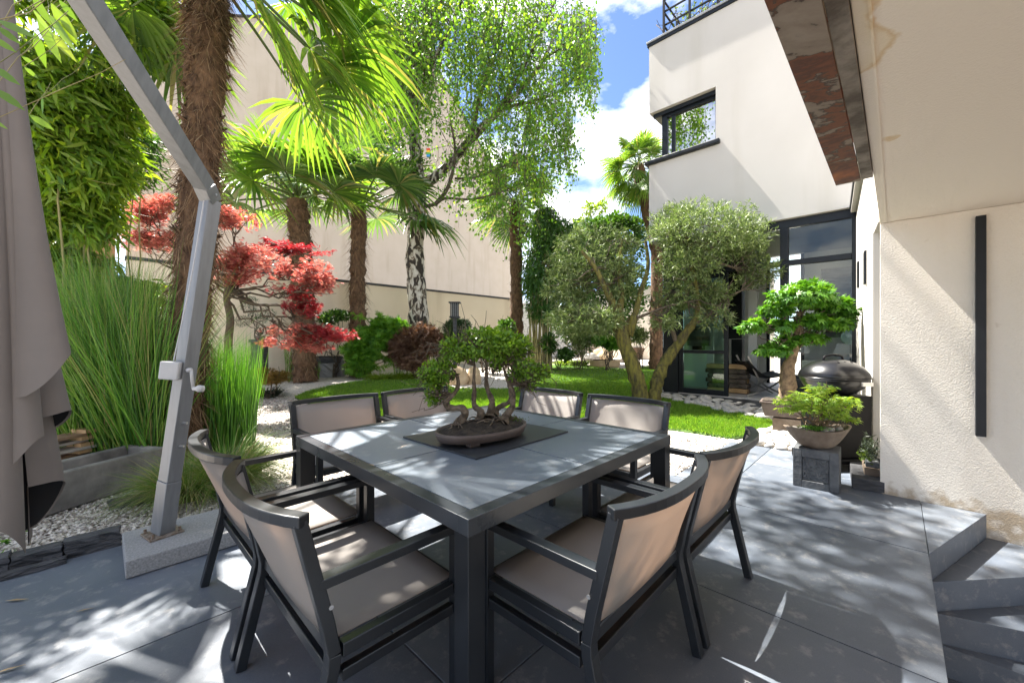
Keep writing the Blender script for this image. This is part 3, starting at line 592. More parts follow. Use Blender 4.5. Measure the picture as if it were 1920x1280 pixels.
# gutter and lights on the side wall
hpart(MB().path([(9.13, .52, 3.6), (5.3, .18, 3.6)], .09, .09), 'gutter', M['render_smooth'])
hpart(MB().path([(9.13, .575, 3.64), (5.3, .235, 3.64)], .02, .06), 'gutter_lip', M['frame_dark'])
for q in ((1600, 530), (1611, 515), (1624.5, 502)):
    r_ = (q[0] - 960) / FPX; ra = (sn - r_ * cs) / (cs + r_ * sn); a_ = .3197 / (.0889 - ra) if abs(.0889 - ra) > 1e-6 else 8
    b_ = .508 - .0889 * (9.3 - a_); pz = on_a(q[0], q[1], a_)[2]
    o = MB().box(-.085, .085, -.004, .03, -.2, .2).build('wall_light', M['frame_dark'], house, bevel=.006); o.location = Vector((a_, b_ - .005, pz)) - HL; o.rotation_euler = (0, 0, math.atan(.0889))
# upper storey
FA = 9.15
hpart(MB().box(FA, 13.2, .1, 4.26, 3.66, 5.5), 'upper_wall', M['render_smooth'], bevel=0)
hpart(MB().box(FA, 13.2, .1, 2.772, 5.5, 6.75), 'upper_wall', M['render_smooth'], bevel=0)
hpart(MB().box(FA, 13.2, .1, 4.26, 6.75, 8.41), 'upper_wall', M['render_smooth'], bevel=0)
hpart(MB().box(FA - .05, 13.3, .05, 4.31, 8.412, 8.46), 'roof_coping', M['alu'], bevel=.004)
hpart(MB().box(FA - .035, 13.3, .06, 4.295, 8.34, 8.41), 'coping_dark_strip', M['frame_dark'], bevel=.004)  # dark metal band just below the coping
win = hpart(MB().box(9.32, 9.44, 2.775, 2.83, 5.6, 6.748).box(9.32, 9.44, 3.9, 4.02, 5.6, 6.748).box(9.32, 9.44, 2.832, 3.898, 6.6, 6.748).box(9.32, 9.44, 2.832, 3.898, 5.6, 5.66).box(9.34, 9.42, 3.72, 3.8, 5.662, 6.598).box(9.46, 13.1, 3.94, 4.02, 6.66, 6.748).box(9.46, 13.1, 3.94, 4.02, 5.6, 5.68), 'corner_window', M['frame_dark'], bevel=.005)
hpart(MB().box(9.25, 9.31, 2.775, 4.2, 6.66, 6.748), 'blind_box', M['frame_dark'], bevel=.003)
hpart(MB().box(9.375, 9.381, 2.832, 3.72, 5.662, 6.598), 'pane', M['mirror_glass'], win, bevel=0)
hpart(MB().box(9.375, 9.381, 3.802, 3.898, 5.662, 6.598), 'pane', M['mirror_glass'], win, bevel=0)
hpart(MB().box(9.47, 13.1, 3.97, 3.976, 5.68, 6.66), 'pane', M['mirror_glass'], win, bevel=0)
hpart(MB().box(FA - .1, 13.2, 2.68, 4.34, 5.502, 5.598), 'sill', M['frame_dark'], win, bevel=.02)
hpart(MB().box(11.8, 13.1, 2.775, 3.93, 5.6, 6.748), 'inner_wall', M['inner_wall'], bevel=0)
# railing with scrolled bars on the roof
rail = MB()
RB = 4.05
for z_ in (8.62, 8.95, 9.28, 9.56): rail.beam((9.5, 1.0, z_), (9.5, RB, z_), .035, .03); rail.beam((9.5, RB, z_), (12.5, RB, z_), .035, .03)
for b_ in np.arange(1.0, RB + .01, .61): rail.beam((9.5, b_, 8.46), (9.5, b_, 9.6), .045, .045)
for a_ in (10.3, 11.1, 11.9): rail.beam((a_, RB, 8.46), (a_, RB, 9.6), .045, .045)
hpart(rail, 'roof_railing', M['black'], bevel=0)
# glazed front at garden level
GA = 9.3
fr = MB()
fr.box(GA - .05, GA + .07, .5, 3.94, 3.5, 3.655); fr.box(GA - .06, GA + .07, .56, 3.6, 2.77, 2.87)
fr.box(GA - .07, GA + .07, .5, .558, .11, 3.498); fr.box(GA - .07, GA + .07, 1.5, 1.63, .11, 2.768); fr.box(GA - .07, GA + .07, 1.5, 1.63, 2.872, 3.498)
fr.box(GA - .08, GA + .08, 3.6, 3.94, .11, 3.498); fr.box(GA - .05, GA + .05, .56, 1.498, .58, .66); fr.box(GA - .05, GA + .05, 2.5, 2.56, 2.872, 3.498)
gf = hpart(fr, 'glazing_frame', M['frame_dark'], bevel=.006)
hpart(MB().box(GA - .1, GA + .1, .56, 1.498, .1, .578), 'low_wall', M['frame_dark'])
for (b0, b1, z0, z1) in ((.562, 1.497, .664, 2.766), (.562, 1.497, 2.874, 3.496), (1.634, 2.498, 2.874, 3.496), (2.562, 3.598, 2.874, 3.496)):
    hpart(MB().box(GA, GA + .008, b0, b1, z0, z1), 'pane', M['glass'], gf, bevel=0)
dr = MB(); DA = GA - .02
dr.box(DA - .035, DA + .035, 2.56, 2.64, .13, 2.765); dr.box(DA - .035, DA + .035, 3.5, 3.597, .13, 2.765); dr.box(DA - .034, DA + .034, 2.642, 3.498, .13, .24)
dr.box(DA - .034, DA + .034, 2.642, 3.498, 1.03, 1.1); dr.box(DA - .034, DA + .034, 2.642, 3.498, 2.68, 2.765)
sd_ = hpart(dr, 'sliding_door', M['frame_dark'], bevel=.005)
hpart(MB().box(DA, DA + .008, 2.643, 3.497, .242, 1.028), 'pane', M['green_glass'], sd_, bevel=0); hpart(MB().box(DA, DA + .008, 2.643, 3.497, 1.102, 2.678), 'pane', M['green_glass'], sd_, bevel=0)
hpart(MB().box(8.42, 9.22, .62, 3.98, -.04, .085), 'deck_step', M['tile'], bevel=.006); hpart(MB().box(8.4, 9.22, .6, 4.0, .087, .11), 'deck_edge', M['slate'], bevel=.004)
hpart(MB().box(9.221, 13.2, .3, 4.1, -.04, .125), 'inner_floor', M['inner_floor'], bevel=0)
hpart(MB().box(13.0, 13.2, .3, 1.75, .126, 3.64), 'inner_wall', M['inner_wall'], bevel=0); hpart(MB().box(13.0, 13.2, 2.62, 4.1, .126, 3.64), 'inner_wall', M['inner_wall'], bevel=0); hpart(MB().box(10.3, 12.99, 4.0, 4.1, .126, 3.64), 'inner_wall', M['inner_wall'], bevel=0)
bwin = hpart(MB().box(13.02, 13.1, 1.753, 1.83, .126, 3.64).box(13.02, 13.1, 2.54, 2.617, .126, 3.64).box(13.02, 13.1, 2.15, 2.22, .126, 3.64).box(13.03, 13.09, 1.831, 2.149, 1.0, 1.07).box(13.03, 13.09, 2.221, 2.539, 1.0, 1.07), 'rear_window', M['frame_dark'], bevel=.004)
hpart(MB().box(13.06, 13.066, 1.832, 2.148, 1.072, 3.63), 'pane', M['glass'], bwin, bevel=0); hpart(MB().box(13.06, 13.066, 2.222, 2.538, 1.072, 3.63), 'pane', M['glass'], bwin, bevel=0)
hpart(MB().box(9.4, 10.297, 4.03, 4.038, .126, 3.63), 'side_pane', M['glass'], bevel=0)
hpart(MB().box(9.16, 12.99, .1, .45, .126, 3.64), 'inner_wall', M['inner_wall'], bevel=0)
hpart(MB().box(10.6, 10.75, 2.32, 2.5, .126, 3.64), 'inner_column', M['inner_wall'], bevel=0)
hpart(MB().box(10.3, 10.55, 2.56, 2.78, .126, 1.35).box(10.3, 10.55, 2.56, 2.95, 1.36, 3.3), 'chimney_breast', M['black'], bevel=0)
# ---- garden and neighbour walls
WB = 13.4
GB = 32.0; gk_ = GB / WB
gable = [(x * gk_, (z if z < 0 else 1.32 + (z - 1.32) * gk_)) for x, z in [(.43, -.3), (14.05, -.3), (14.05, 7.6), (13.1, 8.8), (8.77, 13.0), (8.2, 13.5), (2.6, 10.4), (1.04, 9.0), (.43, 8.3)]]
bw = empty('gable_wall', (7.2, GB, 0), label='tall cream rendered gable of the house behind the birch and palms', cat='wall')
V = [(x - 7.2, 0, z) for x, z in gable] + [(x - 7.2, .9, z) for x, z in gable]; n = len(gable)
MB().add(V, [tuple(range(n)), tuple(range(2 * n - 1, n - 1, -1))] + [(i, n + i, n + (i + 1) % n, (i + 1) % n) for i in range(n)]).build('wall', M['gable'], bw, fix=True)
gw = empty('garden_wall', (7.2, WB, 0), label='long low cream garden wall capped with a thin dark ledge', cat='wall')
MB().box(-6.77, 6.85, 0, .3, -.3, 3.28).build('wall', M['boundary'], gw); MB().box(-6.79, 6.87, -.05, .32, 3.282, 3.36).build('ledge', M['slate'], gw, bevel=.006)
rv = MB()
for (p, q) in zip(gable[3:8], gable[4:9]): rv.beam((p[0] - 7.2, .4, p[1] + .06), (q[0] - 7.2, .4, q[1] + .06), 1.1, .12)
rv.build('roof_verge', M['slate'], bw)
nb = empty('brick_building', (-3, 16.5, 0), label='brown brick building seen past the end of the cream wall', cat='building')
MB().box(-6, 3.3, 0, 3, -.3, 9).build('wall', M['brick'], nb); MB().box(-6.2, 3.5, -.2, 3.2, 9.01, 9.3).build('roof', M['slate'], nb)
ew = empty('end_wall', (18.5, 9, 0), label='cream garden end wall beyond the olive tree', cat='wall')
MB().box(0, .3, -5.5, 4.2, -.3, 3.9).build('wall', M['endwall'], ew); MB().box(-.04, .34, -5.5, 4.2, 3.902, 3.98).build('coping', M['slate'], ew)
wb = empty('white_brick_wall', (17.2, 13.4, 0), label='white painted brick wall behind the far bamboo', cat='wall')
MB().box(-3.1, 1.3, .07, .3, -.3, 3.2).build('core', M['endwall'], wb)
bme = MB().box(-.185, .185, 0, .066, -.06, .06).build('brick', M['white'], wb, bevel=.006); bme.location = (-2.9, 0, .5); n0 = 0
for r_ in range(20):
    for c_ in range(11):
        if r_ == 0 and c_ == 0: continue
        x = -2.9 + .39 * c_ + (.195 if r_ % 2 else 0)
        o = bme.copy(); link(o, wb); o.location = (x, random.uniform(-.004, .004), .5 + .132 * r_)
        if x > 1.1: bpy.data.objects.remove(o)
# ================================================================= TABLE AND CHAIRS
T0A, T1A, T0B, T1B, TZ = .812, 2.392, .978, 2.586, .75
tc_ = ((T0A + T1A) / 2, (T0B + T1B) / 2)
table = empty('dining_table', (*tc_, 0), label='square anthracite dining table with ceramic top on the terrace', cat='table')
ha, hb = (T1A - T0A) / 2, (T1B - T0B) / 2
rw = .055
fm = MB()
fm.box(-ha, ha, -hb, -hb + rw, TZ - .058, TZ); fm.box(-ha, ha, hb - rw, hb, TZ - .058, TZ); fm.box(-ha, -ha + rw, -hb + rw + .0005, hb - rw - .0005, TZ - .058, TZ - .0004); fm.box(ha - rw, ha, -hb + rw + .0005, hb - rw - .0005, TZ - .058, TZ - .0004)
fm.build('top_frame', M['table_edge'], table, bevel=.0025)
MB().box(-ha + rw, ha - rw, -hb + rw, hb - rw, TZ - .05, TZ - .022).build('under_tray', M['black'], table)
for i in (0, 1):
    for j in (0, 1):
        x0 = -ha + rw + .004 if i == 0 else .0045 - .045; x1 = -.0045 - .045 if i == 0 else ha - rw - .004
        y0 = -hb + rw + .004 if j == 0 else .0045 - .07; y1 = -.0045 - .07 if j == 0 else hb - rw - .004
        MB().box(x0, x1, y0, y1, TZ - .02, TZ - .001).build('top_panel', M['ceramic'], table, bevel=.0012)
for sx in (-1, 1):
    for sy in (-1, 1):
        x, y = sx * (ha - .038), sy * (hb - .038)
        MB().box(x - .036, x + .036, y - .036, y + .036, .012, TZ - .0585).build('leg', M['anthracite'], table, bevel=.002)
        MB().box(x - .03, x + .03, y - .03, y + .03, 0, .012).build('foot', M['black'], table)
CW, CH = .37, .84                                                                   # half width and height of a chair
def make_chair():                                                                   # sits at the origin facing +y; y = 0 is the line of the rear feet
    c = empty('patio_chair', (0, 0, 0))
    m = M['anthracite']; t = .037
    for s in (-1, 1):
        x = s * (CW - .02)
        # rear post bends forward at the seat, then leans back to the top rail
        b = MB(); b.path([(x, 0.0, 0), (x, .085, .36), (x, .088, .40)], t, .04, up=(1, 0, 0)); b.path([(x, .088, .40), (x, .07, .5), (x, -.005, CH - .022)], t, .04, up=(1, 0, 0))
        b.build('rear_leg', m, c, bevel=.003)
        MB().beam((x, .545, 0), (x, .545, .602), t, .04, up=(0, 1, 0)).build('front_leg', m, c, bevel=.003)
        MB().beam((x, .047, .622), (x, .57, .622), .046, .03).build('armrest', m, c, bevel=.003)
        MB().beam((x, .112, .40), (x, .521, .40), t * .9, .042).build('seat_rail', m, c, bevel=.003); MB().beam((x, .112, .325), (x, .521, .325), t * .8, .036).build('stretcher', m, c, bevel=.003)
        MB().tube([(x + s * .0212, .075, .55), (x + s * .0245, .075, .55)], .007, 8).build('bolt', M['steel'], c)
    # curved top rail: ends point forward, middle bows back
    pts = []
    for k in range(17):
        u = -1 + 2 * k / 16; pts.append((u * CW, .004 - .085 * (1 - abs(u) ** 2.6), CH - .018))
    MB().path(pts, .04, .034).build('top_rail', m, c, bevel=.004)
    for y_, z_ in ((.545, .40), (.1, .40), (.1, .325)): MB().beam((-CW + .042, y_, z_), (CW - .042, y_, z_), .038, .04).build('cross_rail', m, c, bevel=.003)
    # seat and back of stretched mesh
    V = []; F = []; nu, nv = 9, 7
    for i in range(nu):
        for j in range(nv):
            u, v = -1 + 2 * i / (nu - 1), j / (nv - 1); V.append((u * (CW - .043), .09 + v * .455, .428 - .014 * (1 - u * u) * math.sin(math.pi * v)))
    F = [(i * nv + j, (i + 1) * nv + j, (i + 1) * nv + j + 1, i * nv + j + 1) for i in range(nu - 1) for j in range(nv - 1)]
    o = npobj('seat_sling', V, F, M['sling'], c, smooth=True); sm = o.modifiers.new('thickness', 'SOLIDIFY'); sm.thickness = .006
    V = []; nu, nv = 15, 6
    for i in range(nu):
        u = -1 + 2 * i / (nu - 1); bow = .0 - .08 * (1 - abs(u) ** 2.6)
        for j in range(nv):
            v = j / (nv - 1); V.append((u * (CW - .045), (.085 - .085 * v) + bow * (.25 + .75 * v), .435 + v * (CH - .043 - .435)))
    F = [(i * nv + j, (i + 1) * nv + j, (i + 1) * nv + j + 1, i * nv + j + 1) for i in range(nu - 1) for j in range(nv - 1)]
    o = npobj('back_sling', V, F, M['sling'], c, smooth=True); sm = o.modifiers.new('thickness', 'SOLIDIFY'); sm.thickness = .006
    return c
def copy_tree(o, parent=None):
    c = o.copy(); COL.objects.link(c); c.parent = parent
    for ch in list(o.children):
        d_ = ch.copy(); COL.objects.link(d_); d_.parent = c
        for g in list(ch.children):
            e_ = g.copy(); COL.objects.link(e_); e_.parent = d_
    return c
chair0 = make_chair()
CH_SPOTS = [
    ((1.392, .592), 0, 'dark patio chair nearest the camera on the open terrace side, back toward the steps'),
    ((2.165, .592), 0, 'dark patio chair on the open terrace side, next to the carved pedestal'),
    ((.388, 1.545), -90, 'dark patio chair on the umbrella side, closest to the camera'),
    ((.388, 2.33), -90, 'dark patio chair on the umbrella side, right beside the granite slab'),
    ((1.40, 3.42), 180, 'patio chair on the far gravel side of the table, nearer the umbrella post'),
    ((2.18, 3.42), 180, 'patio chair on the far gravel side, mostly behind the table bonsai'),
    ((3.06, 2.44), 90, 'patio chair backing onto the lawn, nearer the table bonsai'),
    ((3.06, 1.63), 90, 'patio chair backing onto the lawn, in front of the olive trunks')]
for i, ((x, y), rz, lab) in enumerate(CH_SPOTS):
    o = chair0 if i == 0 else copy_tree(chair0)
    o.location = (x, y, 0.0); o.rotation_euler = (0, 0, R(rz + random.uniform(-.6, .6))); tag(o, lab, 'chair', 'patio chairs around the dining table')
# ---- board and bonsai on the table
bd = empty('display_board', (1.62, 1.765, TZ), R(1.5), 'thin black square board lying under the table bonsai', 'board')
MB().box(-.385, .385, -.315, .315, .0005, .009).build('board', M['mat_board'], bd, bevel=.001); MB().box(-.36, .36, -.29, .29, -.0005, .0004).build('felt', M['grout'], bd)
TB = np.array([1.535, 1.715, TZ + .0095])
bons = empty('table_bonsai', TB, 0, 'forest bonsai with five twisted trunks in an oval tray on the table', 'bonsai')
pm = MB(); pa, pb = .305, .195
prof = [(.86, .018), (.95, .022), (1.0, .055), (1.0, .068), (.95, .068), (.93, .05)]
pm.lathe([(r * pa, z) for r, z in prof], 40, (0, 0, 0), 1, pb / pa)
pm.build('pot', M['terracotta'], bons, smooth=True, bevel=0)
for sx in (-1, 1):
    for sy in (-1, 1): MB().box(sx * .16 - .035, sx * .16 + .035, sy * .1 - .02, sy * .1 + .02, 0, .02).build('pot_foot', M['terracotta'], bons, bevel=.003)
rng = np.random.RandomState(11)
V = []; F = []; nr, nt = 9, 40
for i in range(nr):
    for j in range(nt):
        t = 2 * math.pi * j / nt; r = i / (nr - 1) * .93
        V.append((r * pa * math.cos(t), r * pb * math.sin(t), .052 + .05 * (1 - r * r) + (rng.uniform(-.005, .005) if i < nr - 1 else 0)))
F = [(i * nt + j, i * nt + (j + 1) % nt, (i + 1) * nt + (j + 1) % nt, (i + 1) * nt + j) for i in range(nr - 1) for j in range(nt)]
npobj('soil', V, F, M['soil'], bons, smooth=True)
u = 2.28 / FPX / 4.922                                                              # one step of the trunk drawing, metres
def bz(x, z, y=0.0): return C2W((x - 770) * u, y, .115 - (z - 905) * u) * 1.0
trunks = [([(545, 985), (590, 900), (612, 850), (580, 800), (500, 812), (440, 795), (430, 755), (470, 715), (520, 660), (545, 590), (540, 500)], .026, .02, -.03),
          ([(695, 1010), (730, 930), (752, 860), (735, 825), (690, 800), (682, 730), (692, 640), (685, 560), (690, 420)], .028, .017, .0),
          ([(825, 930), (830, 880), (850, 800), (845, 740), (812, 670), (792, 590), (798, 500), (800, 360)], .026, .018, .05),
          ([(950, 950), (985, 890), (1040, 810), (1045, 750), (1050, 670), (1015, 600), (985, 520), (950, 400)], .025, .016, .0),
          ([(865, 900), (910, 840), (985, 800), (1020, 760), (1022, 690), (1005, 610), (1015, 540)], .019, .013, .09)]
tips = []
for pts, r0, r1, dy in trunks:
    P = smooth_path([bz(x, z, dy + .02 * math.sin(i * 1.7)) for i, (x, z) in enumerate(pts)], 34)
    t = np.linspace(0, 1, len(P)); rad = (r0 * 1.1 + (r1 * .55 - r0 * 1.1) * t) * (1 + .1 * np.sin(t * 31)) * (1 + .8 * np.exp(-t * 14)); rad *= .8
    V, F = tube_np(P, rad, 12); V += (np.random.RandomState(2).normal(size=V.shape)) * .0012
    npobj('trunk', V, F, M['bonsai_bark'], bons, smooth=True); tips.append(P[-1]); tips.append(P[int(len(P) * .75)])
rts = []
for k in range(26):
    a_ = rng.uniform(0, 6.28); r_ = rng.uniform(.03, .22); p0 = np.array([r_ * math.cos(a_), r_ * .5 * math.sin(a_), .1]); p1 = p0 + np.array([rng.normal() * .06, rng.normal() * .05, -.01]); rts.append(limb(p0, p1, .007, .003, rng, 5, .12, .12))
V, F = tubes(rts, 6); npobj('surface_roots', V, F, M['bonsai_bark'], bons, smooth=True)
bl = []
for (x, z, rx, rz, y, ry) in [(700, 230, 270, 130, .0, .2), (960, 250, 270, 140, .02, .2), (820, 170, 270, 100, .0, .18), (520, 270, 150, 110, .0, .15), (1130, 320, 130, 120, .0, .14), (380, 470, 180, 95, -.04, .14), (330, 540, 110, 80, -.04, .1), (330, 690, 85, 85, -.04, .08), (1180, 490, 190, 90, .0, .13), (1310, 480, 85, 70, .0, .08), (1220, 620, 40, 40, 0, .05), (900, 430, 60, 50, 0, .08)]:
    bl.append((bz(x, z, y), (rx * u, ry, rz * u)))
brs = []
for (c_, q_) in bl:
    st = min(tips, key=lambda t_: np.linalg.norm(t_ - c_)); base = st
    for _ in range(9):
        e_ = c_ + (rng.normal(size=3) * .42) * (np.array(RIGHT) * q_[0] + np.array(FWD) * q_[1]) + UP * rng.normal() * .4 * q_[2] + RIGHT * rng.normal() * .4 * q_[0]
        brs.append(limb(base, e_, .007, .002, rng, 7, .06))
        for _ in range(4):
            k_ = rng.randint(3, 7); f_ = brs[-1][0][min(k_, 6)] if False else e_
            brs.append(limb(f_ + (base - f_) * rng.uniform(0, .45), f_ + rng.normal(size=3) * .055, .0025, .001, rng, 5, .1))
V, F = tubes(brs, 5); npobj('branches', V, F, M['twig'], bons)
P, O = blob_pts(bl, 9500, rng, .45, -.28, 14, 5)
D = O + .7 * rng.normal(size=P.shape) + .25 * UP; N = UP + .5 * O + .5 * rng.normal(size=P.shape)
V, F = scatter(*OVAL, P, D, N, rng.uniform(.014, .026, len(P))); npobj('crown', V, F, M['elm'], bons)
P = np.array([[.2 + rng.normal() * .035, -.0 + rng.normal() * .05, .083] for _ in range(500)]); V, F = scatter(*LEAF, P, rng.normal(size=P.shape) + UP, rng.normal(size=P.shape), .012); npobj('moss', V, F, M['moss'], bons)
# ---- fallen leaves
def fallen(px, py, z, ang, ln, lab):
    p = gnd(px, py, z); o = MB()
    V, F = scatter([(-.5, 0, 0), (-.1, -.09, .02), (.5, 0, .03), (-.1, .09, .05)], [(0, 1, 2), (0, 2, 3)], np.array([[0, 0, .004]]), np.array([[math.cos(ang), math.sin(ang), 0]]), np.array([[0, 0, 1.0]]), ln)
    b = npobj('fallen_leaf', V, F, M['dryleaf']); b.location = p; sm = b.modifiers.new('thickness', 'SOLIDIFY'); sm.thickness = .001; tag(b, lab, 'leaf', 'dry leaves blown onto terrace and table')
fallen(32, 1126, 0, -.7, .11, 'curled brown leaf on the slabs at the picture edge below the slate edging')
fallen(160, 1144, 0, -.4, .065, 'small straw coloured leaf on the slabs below the granite slab')
fallen(18, 1256, 0, -.3, .09, 'dry leaf lying on the slabs at the bottom corner under the umbrella')
fallen(757, 838, TZ, .2, .07, 'pale dry leaf on the table top beside the black board')
fallen(697, 873, TZ, 1.9, .035, 'tiny pale petal on the table edge by the panel joint')

# ================================================================= UMBRELLA CORNER
gs = empty('granite_slab', (.42, 3.29, 0), 0, 'thick grey granite slab weighing down the umbrella post', 'slab')
MB().box(-.325, .45, -.235, .25, .003, .1).build('stone', M['granite'], gs, bevel=.006)
UB = gnd(305, 1000, .1)
umb = empty('cantilever_umbrella', UB, 0, 'closed taupe cantilever umbrella on a bent aluminium post', 'umbrella')
def ub(p): return np.asarray(p) - UB
plate = MB().box(-.085, .085, -.085, .085, .001, .012); o = plate.build('base_plate', M['rustbolt'], umb, bevel=.002); o.rotation_euler = (0, 0, R(12))
for sx in (-1, 1):
    for sy in (-1, 1):
        o = MB().lathe([(.011, .012), (.011, .02), (.008, .021), (.008, .036)], 6).build('bolt', M['rustbolt'], umb); o.location = Matrix.Rotation(R(12), 3, 'Z') @ Vector((sx * .066, sy * .066, 0))
DP = UB @ np.array([cs, sn, 0])
k1 = at(318, 900, DP * 1.0); k2 = at(396, 368, DP * 1.02); k3 = at(160, 0, 1.62); k4 = k3 + (k3 - k2) * .42
upv = Vector((S[0], S[1], 0)).normalized()
fa = Vector(RIGHT * .94 - FWD * .34)
def seg(name, p, q, w, h): return MB().beam(ub(p), ub(q), w, h, up=fa).build(name, M['alu'], umb, bevel=.004)
seg('post_foot', UB + np.array([0, 0, .012]), k1, .085, .1)
seg('post', k1, k2 + (k1 - k2) * .015, .08, .094)
seg('elbow', k2 + (k1 - k2) * .014, k2 + (k3 - k2) * .085, .082, .094)
seg('arm', k2 + (k3 - k2) * .087, k4, .082, .088)
bx = k1 + (k2 - k1) * .385
box = MB().box(-.05, .05, -.045, .045, -.055, .055).build('winch_box', M['plastic'], umb, bevel=.008); box.location = Vector(ub(bx - RIGHT * .035 - FWD * .06)); box.rotation_euler = (0, R(6), R(-30))
cr = MB(); c0 = ub(bx + RIGHT * .05 - FWD * .05); c1 = c0 + RIGHT * .025 - UP * .0; c2 = c1 - UP * .115 + RIGHT * .012; c3 = c2 + RIGHT * .06
cr.tube([c0, c1], .014, 8); cr.tube([c1, c1 + (c2 - c1) * .2 - UP * .01, c2], .009, 8); cr.tube([c2, c2 + (c3 - c2) * .3, c2 + (c3 - c2) * .6, c3], [.012, .014, .023, .02], 10)
cr.build('crank', M['plastic'], umb, smooth=True)
for t_ in (.12, .2):
    p = k1 + (k2 - k1) * t_ + RIGHT * .052 - FWD * .015; MB().tube([ub(p - RIGHT * .01), ub(p + RIGHT * .018)], .008, 6).build('bolt', M['steel'], umb)
p = k2 + RIGHT * .045 - FWD * .03; MB().tube([ub(p), ub(p + RIGHT * .012)], .008, 6).build('bolt', M['steel'], umb)
cb = MB(); cb.tube(smooth_path([ub(bx - RIGHT * .03 - FWD * .055 + UP * .06), ub(k1 + (k2 - k1) * .7 - FWD * .062), ub(k2 - FWD * .06 - UP * .05)], 10), .004, 5)
cb.tube(smooth_path([ub(at(352, 300, 2.33)), ub(at(280, 200, 2.1)), ub(at(235, 152, 1.98))], 8), .0035, 5); cb.build('cord', M['plastic'], umb)
# closed cloth: eight pleats hanging round the pole, flaring to the hem
ax_t = np.array(C2W(-1.76, 1.33, 2.95)); ax_b = np.array(C2W(-1.775, 1.37, 0.0))
pl = []
for k in range(13):
    ph = k * 2 * math.pi / 13 + .35; zb = [.84, 1.06, .76, .95, .72, .88, 1.02, .8, .92, .74, .86, .7, .98][k]
    pl.append((ph, zb, .72 + .2 * random.random()))
pl[0] = (0.05, 1.255, 1.25)
def pleat(ph, zb, fl, inset):
    dr_, pr = RIGHT * math.cos(ph) + FWD * math.sin(ph), -RIGHT * math.sin(ph) + FWD * math.cos(ph)
    V = []; nu, nv = 17, 22
    for j in range(nv):
        v = j / (nv - 1)
        for i in range(nu):
            w = -1 + 2 * i / (nu - 1); zb_ = zb - .05 * (abs(w) ** 1.5) + .1 * w * math.sin(ph * 3 + 1); z = 2.9 + (zb_ - 2.9) * v
            ax = ax_b + (ax_t - ax_b) * (z / 2.95); ax[2] = z
            rr = .03 + .175 * v ** 1.6 * fl - inset; wd = (.012 + .05 * v ** 1.2)
            prof_ = math.sqrt(max(0, 1 - w * w)) ** .8
            V.append(ax + dr_ * (.03 + (rr - .03) * (.12 + .88 * prof_) + .012 * math.sin(5 * v + ph * 2 + w)) + pr * (w * (wd - inset * .5) * (1.05 - .25 * w * w) + .02 * v * math.sin(3 * v + ph)))
    F = [(j * nu + i, j * nu + i + 1, (j + 1) * nu + i + 1, (j + 1) * nu + i) for j in range(nv - 1) for i in range(nu - 1)]
    return np.array(V) - UB, np.array(F)
for ph, zb, fl in pl:
    V, F = pleat(ph, zb, fl, 0); o = npobj('cloth_pleat', V, F, M['canopy'], umb, smooth=True)
    V, F = pleat(ph, zb + .004, fl, .007); npobj('cloth_lining', V, F, M['lining'], o, smooth=True)
MB().tube([ub(ax_b + (ax_t - ax_b) * .42), ub(ax_t)], .02, 10).build('pole', M['alu'], umb)
# ---- slate edging
edge = empty('slate_edging', (-.6, 3.66, 0), 0, 'rough split slate edging between terrace slabs and gravel strip', 'edging', kind='structure')
xs = [-2.6, -1.95, -1.25, -.62, -.2, -.14, .0]
def rough_block(x0, x1, y0, y1, z0, z1, seed, amp):
    bm = bmesh.new(); bmesh.ops.create_cube(bm, size=1)
    bmesh.ops.subdivide_edges(bm, edges=bm.edges[:], cuts=4, use_grid_fill=True)
    r = np.random.RandomState(seed)
    for v in bm.verts:
        v.co = Vector((x0 + (v.co.x + .5) * (x1 - x0), y0 + (v.co.y + .5) * (y1 - y0), z0 + (v.co.z + .5) * (z1 - z0)))
        v.co += Vector(r.normal(size=3) * amp * np.array([1, 1, .5]))
    me = bpy.data.meshes.new('stone'); bm.to_mesh(me); bm.free(); return me
for i, (x0, x1, h_) in enumerate([(-2.6, -2.0, .1), (-1.99, -1.3, .085), (-1.29, -.66, .1), (-.65, -.33, .08), (-.32, -.045, .095), (-.04, .093, .09)] if False else [(-2.5, -1.75, .09), (-1.74, -1.1, .1), (-1.09, -.52, .085), (-.51, -.36, .1), (-.355, -.16, .085), (-.155, .088, .1)]):
    me = rough_block(x0 + .6, x1 + .6, -.055, .045, -.02, h_, i, .006); finish(me, 'edging_stone', M['slate'], edge)
p = gnd(60, 1082); me = rough_block(-.12, .12, -.03, .03, 0, .03, 22, .004); o = finish(me, 'slate_flake', M['slate'], None); o.location = (p[0], 3.56, .002); tag(o, 'thin broken slate flake lying against the slate edging', 'stone')
# ---- concrete trough and board stack
tr_a = np.array([-.62, 4.36, 0]); tr_b = np.array([.4, 5.02, 0])
tl = np.linalg.norm(tr_b - tr_a); tang = math.atan2(tr_b[1] - tr_a[1], tr_b[0] - tr_a[0])
trough = empty('concrete_trough', (tr_a + tr_b) / 2, tang, 'long weathered concrete trough beside the gravel strip', 'trough')
t_ = MB(); hl = tl / 2 + .05; t_.box(-hl, hl, 0, .07, .0, .3); t_.box(-hl, hl, .38, .45, .0, .3); t_.box(-hl, -hl + .07, .071, .379, .0, .299); t_.box(hl - .07, hl, .071, .379, .0, .299); t_.box(-hl + .07, hl - .07, .07, .38, .0, .06)
t_.build('body', M['concrete'], trough, bevel=.012)
MB().box(-hl + .07, hl - .07, .072, .378, .061, .12).build('rubble_fill', M['rock'], trough)
bs = empty('board_stack', at(140, 850, 3.75) * [1, 1, 0], tang, 'stack of weathered boards behind the concrete trough', 'boards')
